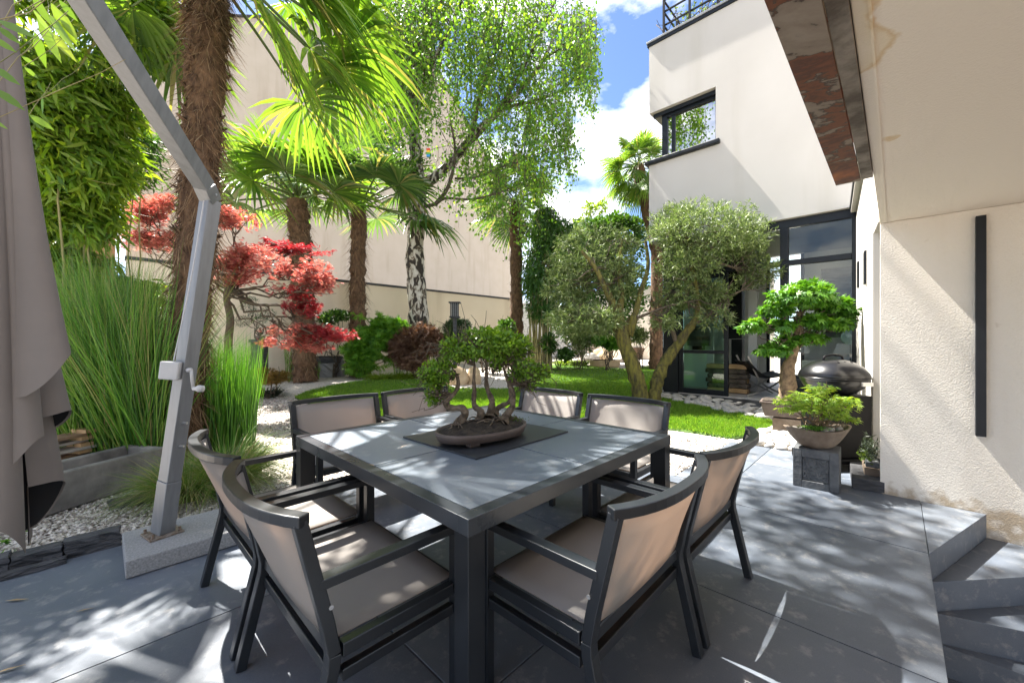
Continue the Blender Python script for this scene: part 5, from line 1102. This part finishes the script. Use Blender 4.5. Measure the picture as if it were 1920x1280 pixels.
reed_tuft(738, 775, 12.3, 1.1, 1.9, 60, 'sparse reed tuft beside the birch trunk, laceleaf side'); reed_tuft(798, 842, 12.4, 1.2, 2.1, 90, 'sparse reed tuft between birch trunk and clipped pine')
reed_tuft(571, 599, 11.9, .45, .6, 130, 'dark reeds standing beside the stone block'); reed_tuft(535, 560, 11.3, 1.0, 1.6, 26, 'thin reed stems rising from the black rock')
# dark pedestal with a cloud-pruned pine
pd_ = standing(487, 10.9); ped = empty('dark_pedestal', pd_, YAW, 'tall dark pedestal behind the horsetail', 'pedestal')
MB().box(-.15, .15, -.15, .15, 0, 1.12).build('shaft', M['slate'], ped, bevel=.006); MB().box(-.19, .19, -.19, .19, 1.121, 1.2).build('cap', M['slate'], ped, bevel=.006)
cp = pd_ + [0, 0, 1.201]; cpine = empty('cloud_pine', cp, 0, 'cloud-pruned dwarf pine in a pot on the dark pedestal', 'pine')
MB().lathe([(.1, 0), (.13, .02), (.14, .1), (.12, .1)], 16).build('pot', M['terracotta'], cpine)
pp_ = [(465, 575, 13, 11), (479, 588, 11, 9), (502, 588, 13, 11), (455, 602, 17, 10), (488, 600, 12, 7), (472, 563, 10, 7)]
bl = [(at(x, y, 10.9) - cp, (rx * 10.9 / FPX, .16, ry * 10.9 / FPX)) for x, y, rx, ry in pp_]
V, F = tubes([limb((0, 0, .08), b[0], .02, .008, rng, 8, .1) for b in bl], 6); npobj('trunk', V, F, M['twig'], cpine); P, O = blob_pts(bl, 2600, rng, .3); V, F = scatter(*SLIM, P, O + UP * .6 + .4 * rng.normal(size=P.shape), UP + .5 * rng.normal(size=P.shape), .05); npobj('foliage', V, F, M['ball'], cpine)
def rock(name, px, py, d, sx, sy, sz, m_, label, seed, cat='rock', rot=0.0):
    p = gt(px, py) if d is None else standing(px, d)
    bm = bmesh.new(); bmesh.ops.create_icosphere(bm, subdivisions=4, radius=1); co = np.array([v.co for v in bm.verts]); w = 1 + .22 * wob(co, 1.6, seed) + .1 * wob(co, 4, seed + 1) + .04 * wob(co, 10, seed + 2)
    for v, f in zip(bm.verts, w): v.co = Vector((v.co.x * sx * f, v.co.y * sy * f, max(-.3, v.co.z) * sz * f + sz * .25))
    me = bpy.data.meshes.new(name); bm.to_mesh(me); bm.free(); o = finish(me, name, m_, None, smooth=True); o.location = p; o.rotation_euler = (0, 0, rot + YAW - math.pi / 2); return tag(o, label, cat)
rock('black_rock', 553, 706, None, .27, .22, .5, M['darkrock'], 'jagged black rock on the gravel near the stone block', 3)
rock('driftwood', 566, 704, None, .12, .12, .95, M['rock'], 'upright driftwood stump leaning behind the black rock', 8, 'driftwood')
blk = empty('stone_block', gt(615, 705), YAW, 'rough pale stone block carrying a dark planter', 'stone'); me = rough_block(-.22, .22, -.3, .3, -.05, .42, 5, .012); finish(me, 'stone', M['granite'], blk)
pln = empty('dark_planter', gt(615, 705) + [0, 0, .43], YAW, 'shallow dark planter resting on the pale stone block', 'planter'); MB().box(-.25, .25, -.38, .38, .002, .18).build('box', M['slate'], pln, bevel=.01); MB().box(-.21, .21, -.34, .34, .181, .2).build('soil', M['soil'], pln)
rock('pale_stone', 640, 704, None, .12, .12, .4, M['granite'], 'small upright pale stone beside the stone block', 12, 'stone')
rock('sandstone_boulder', 858, 719, None, .3, .22, .36, M['sandstone'], 'tan sandstone boulder seen through the table bonsai trunks', 4, 'boulder'); rock('sandstone_boulder', 888, 718, None, .2, .2, .33, M['sandstone'], 'smaller tan boulder just beyond the tallest bonsai trunk', 5, 'boulder')
# garden lantern
ln = standing(853, 12.2); lan = empty('garden_lantern', ln, YAW, 'grey louvred garden lantern on a post above the clipped pine', 'lantern'); zt = at(853, 580, 12.2)[2]
MB().box(-.05, .05, -.05, .05, 0, zt - .45).build('post', M['slate'], lan); MB().box(-.15, .15, -.15, .15, zt - .449, zt - .4).build('base', M['slate'], lan); MB().box(-.17, .17, -.17, .17, zt, zt + .04).build('cap', M['slate'], lan); MB().box(-.1, .1, -.1, .1, zt - .4, zt - .001).build('lamp_body', M['granite'], lan)
for k in range(5):
    for fx in (-1,): o = MB().box(-.165, -.15, -.14 + k * .06, -.115 + k * .06, zt - .4, zt - .001).build('louvre', M['slate'], lan)
# ---- far corner: bamboo hedge, rocks, small pots
bC = standing(1015, 14.8)
bamboo('bamboo_hedge', bC, 'tall bamboo with bare yellow canes at the far end of the garden', [pxblob(1025, 440, 38, 55, 14.8, .7), pxblob(1005, 520, 28, 60, 14.6, .6), pxblob(1045, 520, 40, 60, 14.8, .7), pxblob(1060, 450, 40, 45, 15.2, .6), pxblob(1020, 580, 32, 25, 14.6, .5), pxblob(1085, 560, 30, 60, 15, .5)], 13000, .24, M['bamboo_dark'], [(standing(x_, 14.6 + .3 * rng.normal()), at(x_ + rng.normal() * 8, 470, 14.7)) for x_ in np.linspace(990, 1034, 34)], .9, -.5, 1.6, .0, .03)
shrub('evergreen_tree', 1145, 16.5, 'dark evergreen tree rising behind the olive crown', 'tree', [(1150, 425, 55, 22, 0), (1120, 440, 40, 30, 0), (1180, 440, 40, 30, 0), (1140, 480, 70, 40, 0), (1100, 530, 60, 70, 0), (1170, 550, 45, 80, 0), (1090, 610, 55, 35, 0), (1140, 620, 40, 30, 0)], 12000, OVAL, .16, M['shrub'], .6, -.3, 3, .3, .8, 14)
shrub('yellow_tree', 1088, 17.5, 'yellow leaved young tree beyond the far bamboo', 'tree', [(1088, 425, 18, 16, 0), (1105, 395, 12, 14, 0), (1128, 390, 10, 12, 0)], 500, LEAF, .18, M['yellow_grass'], .6, None)
shrub('low_shrub', 1050, 14.2, 'green shrub among the far rocks below the bamboo canes', 'shrub', [(1030, 645, 16, 20, 0), (1060, 665, 16, 12, 0)], 1500, OVAL, .1, M['shrub'])
shrub('low_shrub', 1085, 14.4, 'grey green shrub behind the tan stone trough', 'shrub', [(1085, 640, 30, 28, 0), (1110, 625, 22, 20, .3)], 2200, LEAF, .11, M['olive'])
for px_, lab in ((1062, 'yellow green grass mound beside the far round pot'), (1084, 'yellow green grass mound beside the tan stone trough')): sedge('grass_mound', gt(px_, 684), lab, 700, .35, .3, .5, .02, 1.0, M['yellow_grass'])
for (px_, py_, sx, sz, m_, lab, sd_2) in ((1108, 676, .45, .3, M['rock'], 'grey rock at the far gravel edge behind the stone trough', 20), (1168, 678, .25, .25, M['rock'], 'grey rock beside the olive trunk at the far gravel edge', 21), (1128, 674, .5, .4, M['sandstone'], 'broad tan rock behind the stone trough', 22), (1045, 680, .3, .12, M['rock'], 'flat grey stone near the far round pot', 24)): rock('garden_rock', px_, py_, None, sx, .3, sz, m_, lab, sd_2)
lt = gt(1134, 687); st_ = empty('stone_trough', lt, YAW - math.pi / 2, 'long tan stone trough at the far edge of the lawn', 'trough'); finish(rough_block(-.55, .55, -.2, .2, -.02, .25, 41, .02), 'body', M['sandstone'], st_, smooth=True); MB().box(-.45, .45, -.13, .13, .26, .275).build('soil', M['soil'], st_)
rp = gt(1024, 676); rpt = empty('round_pot', rp, 0, 'round brown pot on the far gravel by the bamboo canes', 'pot'); MB().lathe([(.12, 0), (.2, .05), (.22, .16), (.2, .18), (.18, .17)], 20).build('pot', M['terracotta'], rpt, smooth=True); MB().lathe([(.17, .15), (.02, .17)], 20).build('soil', M['soil'], rpt)
sh_ = shrub('small_maple', 1140, 14.0, 'small bright green maple above the tan rocks', 'maple shrub', [(1136, 640, 22, 10, 0), (1148, 648, 14, 8, 0), (1120, 638, 10, 6, 0)], 900, MAPLE, .12, M['maple_green'])
wp = gt(1197, 672); wpl = empty('slatted_planter', wp, YAW, 'brown slatted wooden planter before the cream end wall', 'planter')
for k in range(5):
    MB().box(-.3 - .02 * k, .3 + .02 * k, -.3 - .02 * k, .3 + .02 * k, .11 * k, .11 * k + .09).build('slat_ring', M['slatwood'], wpl, bevel=.008)
MB().box(-.3, .3, -.3, .3, .55, .57).build('soil', M['soil'], wpl)
gb = gt(1109, 668); gbx = empty('slatted_box', gb, YAW, 'grey slatted crate behind the far rocks', 'crate')
for k in range(4): MB().box(-.22, .22, -.22, .22, .13 * k + .2, .13 * k + .3).build('slat_ring', M['board'], gbx)
MB().box(-.2, .2, -.2, .2, 0, .71).build('core', M['slate'], gbx)
shrub('planter_shrub', 1200, 15.0, 'leafy shrub growing in the brown slatted planter', 'shrub', [(1200, 630, 18, 14, 0)], 900, LEAF, .12, M['olive'])
# small rainbow ornament hanging in the birch
orn = at(803, 282, 11.2); ro = empty('rainbow_ornament', orn, YAW - math.pi / 2, 'tiny rainbow coloured ornament hanging in the birch', 'ornament')
for k, c_ in enumerate(((.6, .06, .03), (.8, .45, .03), (.1, .35, .08), (.05, .25, .55))): MB().box(-.05, .05, -.01, .01, -.06 * k, -.06 * k + .056).build('stripe', mat('ornament_paint_%d' % k, c_), ro)
MB().tube([(0, 0, .05), (0, 0, .4)], .004, 4).build('string', M['black'], ro)
# plant behind the roof railing
rp_ = np.array([10.1, 3.0, 8.46]); rpl = empty('roof_plant', rp_, 0, 'straggly climbing plant behind the roof railing', 'plant'); P = rng.uniform(-1, 1, (900, 3)) * [.35, 1.0, .55] + [0, 0, .55]; P = P[wob(P, 4, 9) > -.1]
V, F = scatter(*LEAF, P, rng.normal(size=P.shape), rng.normal(size=P.shape), .09); npobj('foliage', V, F, M['olive'], rpl); V, F = tubes([limb((rng.normal() * .2, rng.normal() * .6, 0), (rng.normal() * .2, rng.normal() * .8, 1.1), .02, .006, rng, 7, .12) for _ in range(14)], 5); npobj('stems', V, F, M['twig'], rpl)

# ================================================================= POTS AND GRILL BESIDE THE HOUSE
# big maple bonsai in a rectangular tray on a stand
db_ = 5.75
mb1 = standing(1476, db_); stand = empty('bonsai_stand', mb1, .12, 'brown block stand under the large maple bonsai tray', 'stand'); MB().box(-.17, .17, -.17, .17, 0, .21).build('block', M['bowl'], stand, bevel=.01)
tz = np.array([mb1[0], mb1[1], .212]); big = empty('maple_bonsai', tz, .12, 'large green maple bonsai in a dark rectangular tray by the glass front', 'bonsai')
tr_ = MB(); w_, l_ = .19, .31
def ringbox(z0, z1, s0, s1): return [(-w_ * s0, -l_ * s0, z0), (w_ * s0, -l_ * s0, z0), (w_ * s0, l_ * s0, z0), (-w_ * s0, l_ * s0, z0), (-w_ * s1, -l_ * s1, z1), (w_ * s1, -l_ * s1, z1), (w_ * s1, l_ * s1, z1), (-w_ * s1, l_ * s1, z1)]
tr_.hexa(ringbox(.015, .2, .86, 1.0)); tr_.build('tray', M['terracotta'], big, bevel=.01); MB().box(-w_ * 1.06, w_ * 1.06, -l_ * 1.05, l_ * 1.05, .201, .225).build('tray_rim', M['terracotta'], big, bevel=.006); MB().box(-w_ * .95, w_ * .95, -l_ * .95, l_ * .95, .2255, .245).build('soil', M['soil'], big, bevel=.008)
Ri = np.array(Matrix.Rotation(-.12, 3, 'Z'))
def b2(px, py, dd=0.0): return Ri @ (at(px, py, db_ + dd) - tz)
def lblob(c, q): return (c, q)
P = smooth_path([b2(1476, 752), b2(1478, 725), b2(1476, 695), b2(1484, 670), b2(1492, 640), b2(1498, 610), b2(1500, 585)], 24); V, F = tube_np(P, 0.78 * np.array([.17, .15, .145, .14, .14, .135, .13, .12, .11, .1, .09, .085, .08, .075, .07, .065, .06, .055, .05, .05, .045, .04, .035, .03]), 16); V += rng.normal(size=V.shape) * .006; npobj('trunk', V, F, M['maple_bark'], big, smooth=True)
bp_ = [(1505, 556, 70, 20), (1512, 540, 46, 12), (1455, 580, 30, 12), (1560, 572, 30, 14), (1428, 606, 34, 11), (1462, 612, 20, 10), (1560, 606, 42, 10), (1520, 600, 30, 9), (1450, 656, 28, 9), (1478, 640, 22, 9), (1512, 634, 36, 9), (1580, 586, 18, 10), (1408, 614, 14, 7)]
bl = [(b2(x, y, rng.normal() * .08), (rx * db_ / FPX, .24, ry * db_ / FPX)) for x, y, rx, ry in bp_]
brs = []
for c_, q_ in bl:
    for k in range(4): s_ = P[rng.randint(12, 24)]; brs.append(limb(s_, c_ + rng.normal(size=3) * [.08, .08, .02] - [0, 0, .02], .012, .003, rng, 8, .05))
V, F = tubes(brs, 5); npobj('branches', V, F, M['twig'], big)
Pq, O = blob_pts(bl, 3700, rng, .5, -.75, 6, 4); D = O * .8 + .6 * rng.normal(size=Pq.shape) - UP * .45; V, F = scatter(*MAPLE, Pq, D, UP + .6 * O + .35 * rng.normal(size=Pq.shape), rng.uniform(.06, .105, len(Pq))); npobj('crown', V, F, M['maple_green'], big)
sedge('tray_grass', tz + np.array([0, -.1, .24]), 'small green grass tuft in the large bonsai tray', 160, .05, .06, .12, .004, .6, M['sedge'])
# carved pedestal with the boat-shaped bowl
c1 = np.array([4.345, .667]); c2 = np.array([4.451, .358]); pang = R(2); PW = np.linalg.norm(c2 - c1); PH = .345
ctr = (c1 + c2) / 2 + PW / 2 * np.array([math.cos(pang), math.sin(pang)])
ped2 = empty('carved_pedestal', (ctr[0], ctr[1], 0), pang, 'dark square pedestal with a carved relief panel', 'pedestal')
h = PW / 2
pb_ = MB(); pb_.box(-h + .016, h, -h, h, .002, PH); i0, i1, z0, z1 = -.098, .098, .065, .275
pb_.build('block', M['carved'], ped2, bevel=.004)
for nm_, bx_ in (('face_frame', (-h, -h + .0155, -h, i0, .002, PH)), ('face_frame', (-h, -h + .0155, i1, h, .002, PH)), ('face_frame', (-h, -h + .0155, i0 + .0005, i1 - .0005, .002, z0)), ('face_frame', (-h, -h + .0155, i0 + .0005, i1 - .0005, z1, PH))): MB().box(*bx_).build(nm_, M['carved'], ped2, bevel=.0035)
nu, nv = 64, 68; V = []; yy, zz = np.meshgrid(np.linspace(i0 + .003, i1 - .003, nu), np.linspace(z0 + .003, z1 - .003, nv), indexing='ij'); Pn = np.stack([yy.ravel(), zz.ravel(), 0 * yy.ravel()], 1)
rel = np.zeros(len(Pn)); rr = np.random.RandomState(5)
for k in range(46):
    c_ = np.array([rr.uniform(i0 + .02, i1 - .02), rr.uniform(z0 + .02, z1 - .02)]); a_ = rr.uniform(0, 3.14); e1, e2 = rr.uniform(.008, .028), rr.uniform(.005, .011); dx = Pn[:, 0] - c_[0]; dz = Pn[:, 1] - c_[1]; u_ = (dx * math.cos(a_) + dz * math.sin(a_)) / e1; v_ = (-dx * math.sin(a_) + dz * math.cos(a_)) / e2; q = np.sqrt(np.maximum(0, 1 - u_ * u_ - v_ * v_)); rel = np.maximum(rel, q * rr.uniform(.5, 1))
bord = np.minimum(np.minimum(Pn[:, 0] - i0, i1 - Pn[:, 0]), np.minimum(Pn[:, 1] - z0, z1 - Pn[:, 1])); rel = np.where((bord > .008) & (bord < .014), .6, np.where(bord <= .008, 0, rel))
V = np.stack([np.full(len(Pn), -h + .0155) - rel * .013, Pn[:, 0], Pn[:, 1]], 1); ii, jj = np.meshgrid(np.arange(nu - 1), np.arange(nv - 1), indexing='ij'); b0 = (ii * nv + jj).ravel(); F = np.stack([b0, b0 + 1, b0 + nv + 1, b0 + nv], 1)
npobj('relief_panel', V, F, M['carved'], ped2, smooth=True)
bw0 = np.array([ctr[0], ctr[1], PH + .001]); bang = math.atan2(RIGHT[1], RIGHT[0]) + .05
bowl = empty('boat_bowl', bw0, bang, 'boat-shaped stone bowl on the carved pedestal', 'bowl')
def bowl_surface(scale_in, z_off):
    V = []; nt, nr = 48, 9
    for j in range(nr):
        f = j / (nr - 1)
        for i in range(nt):
            t = 2 * math.pi * i / nt; cx, sy_ = math.cos(t), math.sin(t); ex = abs(cx) ** 2.2
            rx = (.11 + .195 * f ** .8) * scale_in; ry = (.085 + .06 * f ** .7) * scale_in
            V.append((rx * cx, ry * sy_, z_off + .165 * f ** 1.15 + .035 * f * ex))
    return V, nt, nr
V, nt, nr = bowl_surface(1, 0); V2, _, _ = bowl_surface(.9, .022); n = len(V)
F = [(j * nt + i, j * nt + (i + 1) % nt, (j + 1) * nt + (i + 1) % nt, (j + 1) * nt + i) for j in range(nr - 1) for i in range(nt)]; F += [(n + a, n + d, n + c, n + b) for a, b, c, d in F[:]]; F += [((nr - 1) * nt + i, (nr - 1) * nt + (i + 1) % nt, n + (nr - 1) * nt + (i + 1) % nt, n + (nr - 1) * nt + i) for i in range(nt)]
V = [tuple(np.array(p) - [0, 0, .022 if k >= n and False else 0]) for k, p in enumerate(V + [(x, y, z - .022) for x, y, z in V2])]
o = MB().add(V, F + [tuple(range(nt - 1, -1, -1))]).build('bowl', M['bowl'], bowl, smooth=True, fix=True)
MB().lathe([(.245, .135), (.15, .155), (.02, .165)], 32, (0, 0, 0), 1, .52).build('soil', M['soil'], bowl, smooth=True)
for k, (x, y, s_) in enumerate(((.06, -.07, .05), (.16, -.05, .045), (-.16, -.04, .04), (.2, .02, .04), (-.22, 0, .035), (0, -.1, .035))):
    bm = bmesh.new(); bmesh.ops.create_icosphere(bm, subdivisions=3, radius=1); co = np.array([v.co for v in bm.verts]); w = 1 + .2 * wob(co, 2, k) + .08 * wob(co, 6, k)
    for v, f in zip(bm.verts, w): v.co = Vector((v.co.x * s_ * f, v.co.y * s_ * f * .8, v.co.z * s_ * f * .6))
    me = bpy.data.meshes.new('rock'); bm.to_mesh(me); bm.free(); o = finish(me, 'rock', M['rock'], bowl, smooth=True); o.location = (x, y * .85, .17)
lime = empty('lime_maple', bw0 + [0, 0, .155], 0, 'lime green maple grove planted in the boat-shaped bowl', 'maple shrub')
dl = 3.6; base = bw0 + [0, 0, .155]
lb = [(1535, 748, 48, 16), (1500, 745, 34, 12), (1572, 758, 36, 14), (1538, 728, 28, 9), (1592, 752, 20, 10), (1475, 752, 20, 7), (1515, 765, 36, 10), (1560, 778, 30, 8), (1545, 765, 40, 12), (1590, 785, 12, 6), (1480, 768, 16, 6)]
bl = [(at(x, y, dl + rng.normal() * .05) - base, (rx * dl / FPX, .12, ry * dl / FPX)) for x, y, rx, ry in lb]
st = []
for c_, q_ in bl:
    for k in range(3): st.append(limb((rng.normal() * .06, rng.normal() * .03, 0), c_ + rng.normal(size=3) * .03, .006, .002, rng, 8, .05))
V, F = tubes(st, 5); npobj('stems', V, F, M['maple_bark'], lime)
P, O = blob_pts(bl, 950, rng, .5, None); D = O * [1, 1, .2] + .5 * rng.normal(size=P.shape) * [1, 1, .4] - UP * .2; V, F = scatter(*palm_leaf_template([(0, 1), (.7, .9), (-.7, .9), (1.4, .6), (-1.4, .6)], .1, .4), P, D, UP + .35 * rng.normal(size=P.shape), rng.uniform(.03, .052, len(P))); npobj('foliage', V, F, M['maple_lime'], lime)
P = np.stack([rng.normal(size=1100) * .05 - .07, rng.normal(size=1100) * .03 - .06, np.zeros(1100) + .02 + rng.uniform(0, .02, 1100)], 1); P = P @ np.array([[math.cos(bang), math.sin(bang), 0], [-math.sin(bang), math.cos(bang), 0], [0, 0, 1]]); V, F = scatter(*OVAL, P, rng.normal(size=P.shape) + UP, UP + rng.normal(size=P.shape), .012); npobj('ground_cover', V, F, M['maple_green'], lime)
# kettle grill
gk = standing(1562, 4.25); gk[2] = 0; grill = empty('kettle_grill', gk, bang, 'black kettle grill with domed lid on a cabinet cart', 'grill')
zr = .935; rr_ = .3
MB().lathe([(rr_ * 1.02, zr), (rr_ * 1.03, zr + .012), (rr_ * .98, zr + .05), (rr_ * .86, zr + .1), (rr_ * .66, zr + .145), (rr_ * .4, zr + .175), (rr_ * .15, zr + .187), (.01, zr + .189)], 40).build('lid', M['kettle'], grill, smooth=True)
MB().lathe([(.12, zr - .19), (rr_ * .6, zr - .17), (rr_ * .85, zr - .11), (rr_ * .97, zr - .04), (rr_ * 1.0, zr - .012), (rr_ * 1.04, zr - .01), (rr_ * 1.04, zr - .001)], 40).build('bowl', M['kettle'], grill, smooth=True)
MB().tube(smooth_path([(-.11, 0, zr + .175), (-.09, 0, zr + .215), (0, 0, zr + .232), (.09, 0, zr + .215), (.11, 0, zr + .175)], 16), .011, 8).build('lid_handle', M['black'], grill, smooth=True)
for k in (-.07, .0, .07):
    o = MB().lathe([(.012, 0), (.012, .004), (.001, .005)], 10).build('vent', M['lining'], grill); o.location = (k - .01, -.155, zr + .158); o.rotation_euler = (R(32), 0, 0)
MB().box(.0, .11, -.345, -.325, zr - .07, zr - .03).build('badge_plate', M['steel'], grill, bevel=.003)
MB().box(-.2, .24, -.2, .2, .12, zr - .185).build('cabinet', M['black'], grill, bevel=.008); MB().box(-.27, .3, -.25, .25, .07, .118).build('base_tray', M['black'], grill, bevel=.01); MB().box(.33, .43, -.03, .03, zr - .07, zr - .03).build('side_handle', M['black'], grill, bevel=.008)
for sx in (-1, 1):
    for sy in (-1, 1):
        o = MB().lathe([(.02, -.02), (.048, -.018), (.052, 0), (.048, .018), (.02, .02)], 16).build('wheel', M['black'], grill, smooth=True); o.location = (sx * .24, sy * .21, .053); o.rotation_euler = (0, R(90), 0)
# stone trough and small planter against the side wall
pt = empty('wall_trough', (5.1, .2, 0), math.atan(.0889), 'low dark stone trough against the white side wall', 'trough'); MB().box(-.42, .5, -.12, .12, .0, .1).build('body', M['slate'], pt, bevel=.006)
sp_ = empty('succulent_planter', (4.98, .17, .102), math.atan(.0889), 'small box planter with dark succulents on the wall trough', 'planter'); MB().box(-.16, .2, -.065, .05, 0, .07).build('box', M['bowl'], sp_, bevel=.004); MB().box(-.15, .19, -.055, .04, .0705, .12).build('upper_box', M['carved'], sp_, bevel=.004)
P = rng.normal(size=(420, 3)) * [.1, .025, .05] + [.02, 0, .2]; V, F = scatter(*SLIM, P, rng.normal(size=P.shape) + UP * .6, rng.normal(size=P.shape), .05); tag(npobj('succulents', V, F, M['dark_grass'], sp_), kind='stuff'); P = rng.normal(size=(160, 3)) * [.12, .02, .015] + [.04, .03, .13]; V, F = scatter(*OVAL, P, rng.normal(size=P.shape) + UP, rng.normal(size=P.shape), .03); npobj('greenery', V, F, M['moss'], sp_)

# ================================================================= SEEN THROUGH THE GLASS
fl_z = .1255
def inside(px, a_): p = on_a(px, PY0, a_); p[2] = fl_z; return p
lg = empty('log_stack', inside(1362, 9.95), 0, 'stack of split firewood just inside the sliding door', 'firewood'); r_l = random.Random(4)
for k in range(6):
    for q in range(2):
        o = MB().path([(-.0, -.42, 0), (.01, -.15, .005), (-.01, .2, -.004), (0, .42, 0)], .14, .1).build('log', M['log'] if (k * 2 + q) % 5 else M['log_end'], lg, bevel=.02); o.location = (q * .17 + r_l.uniform(-.02, .02), r_l.uniform(-.03, .03), .06 + k * .108); o.rotation_euler = (r_l.uniform(-.02, .02), 0, r_l.uniform(-.05, .05))
sc_ = empty('sling_chair', inside(1428, 10.1), R(35), 'black leather sling chair on crossed steel legs inside the doorway', 'chair')
V = []; nu, nv = 9, 14
for i in range(nu):
    for j in range(nv):
        u_, v_ = -1 + 2 * i / (nu - 1), j / (nv - 1); y_ = -.38 + .78 * v_; z_ = .36 + .12 * (1 - v_) ** 2 + .62 * max(0, v_ - .45) ** 1.6 * 1.6 + .03 * u_ * u_; V.append((u_ * .36, y_, z_))
F = [(i * nv + j, (i + 1) * nv + j, (i + 1) * nv + j + 1, i * nv + j + 1) for i in range(nu - 1) for j in range(nv - 1)]; o = npobj('seat_shell', V, F, M['leather'], sc_, smooth=True); sm = o.modifiers.new('thickness', 'SOLIDIFY'); sm.thickness = .03
for s_ in (-1, 1):
    MB().path(smooth_path([(s_ * .3, -.36, .01), (s_ * .3, -.15, .12), (s_ * .3, .15, .32), (s_ * .3, .4, .86)], 12), .035, .014, up=(1, 0, 0)).build('leg', M['steel'], sc_); MB().path(smooth_path([(s_ * .27, .4, .01), (s_ * .27, .15, .1), (s_ * .27, -.15, .26), (s_ * .27, -.36, .46)], 12), .035, .014, up=(1, 0, 0)).build('leg', M['steel'], sc_)
pln2 = empty('white_plinth', inside(1310, 10.9), 0, 'white plinth behind the sliding door glass', 'plinth'); MB().box(-.25, .25, -.28, .28, 0, .95).build('block', M['white'], pln2, bevel=.005)
tv = empty('screen', inside(1310, 10.9) + [0, 0, .951], 0, 'dark screen standing on the white plinth', 'screen'); MB().box(-.12, .12, -.12, .12, 0, .1).build('foot', M['black'], tv); MB().box(-.05, .05, -.28, .28, .101, .62).build('panel', M['painting'], tv, bevel=.01)
pa_ = on_a(1540, 505, 12.97); pb2 = on_a(1600, 632, 12.97); art = empty('seascape_picture', (12.97, (pa_[1] + pb2[1]) / 2, (pa_[2] + pb2[2]) / 2), 0, 'large dark seascape picture on the back wall of the room', 'picture'); hw, hh_ = abs(pa_[1] - pb2[1]) / 2, abs(pa_[2] - pb2[2]) / 2
MB().box(-.03, .03, -hw - .3, hw, -hh_, hh_).build('print', M['painting'], art, bevel=.003)
sb = empty('sideboard', inside(1560, 9.85), 0, 'low white sideboard behind the right-hand pane', 'sideboard'); MB().box(-.2, .25, -.42, .45, 0, .8).build('cabinet', M['white'], sb, bevel=.005)
for k_, (lab, m_, rz_, z_) in enumerate((('grey magazine lying flat on the sideboard', M['fabric_grey'], 0, 0), ('white magazine lying askew on top of the grey one', M['white'], .5, .013))):
    mg = empty('magazine', inside(1565, 9.85) + [0, 0, .801 + z_], rz_, lab, 'magazine'); MB().box(-.12, .12, -.16, .16, 0, .006).build('pages', m_, mg); MB().box(-.122, .122, -.162, .162, .0065, .008).build('cover', m_, mg)
dk = empty('blue_disc', on_a(1597, 632, 9.6) * [1, 1, 0] + [0, 0, fl_z + .801], 0, 'pale blue round ceramic disc standing at the window edge', 'ornament'); zc = on_a(1597, 632, 9.6)[2] - fl_z - .801
o = MB().lathe([(.02, -.012), (.13, -.01), (.145, 0), (.13, .01), (.02, .012)], 28).build('disc', M['disc'], dk, smooth=True); o.location = (0, .02, max(.16, zc)); o.rotation_euler = (0, R(90), R(-10)); MB().tube([(0, .02, 0), (0, .02, max(.16, zc) - .13)], .008, 8).build('stem', M['black'], dk); MB().lathe([(.06, 0), (.06, .01), (.01, .012)], 16, (0, .02, 0)).build('foot', M['black'], dk)
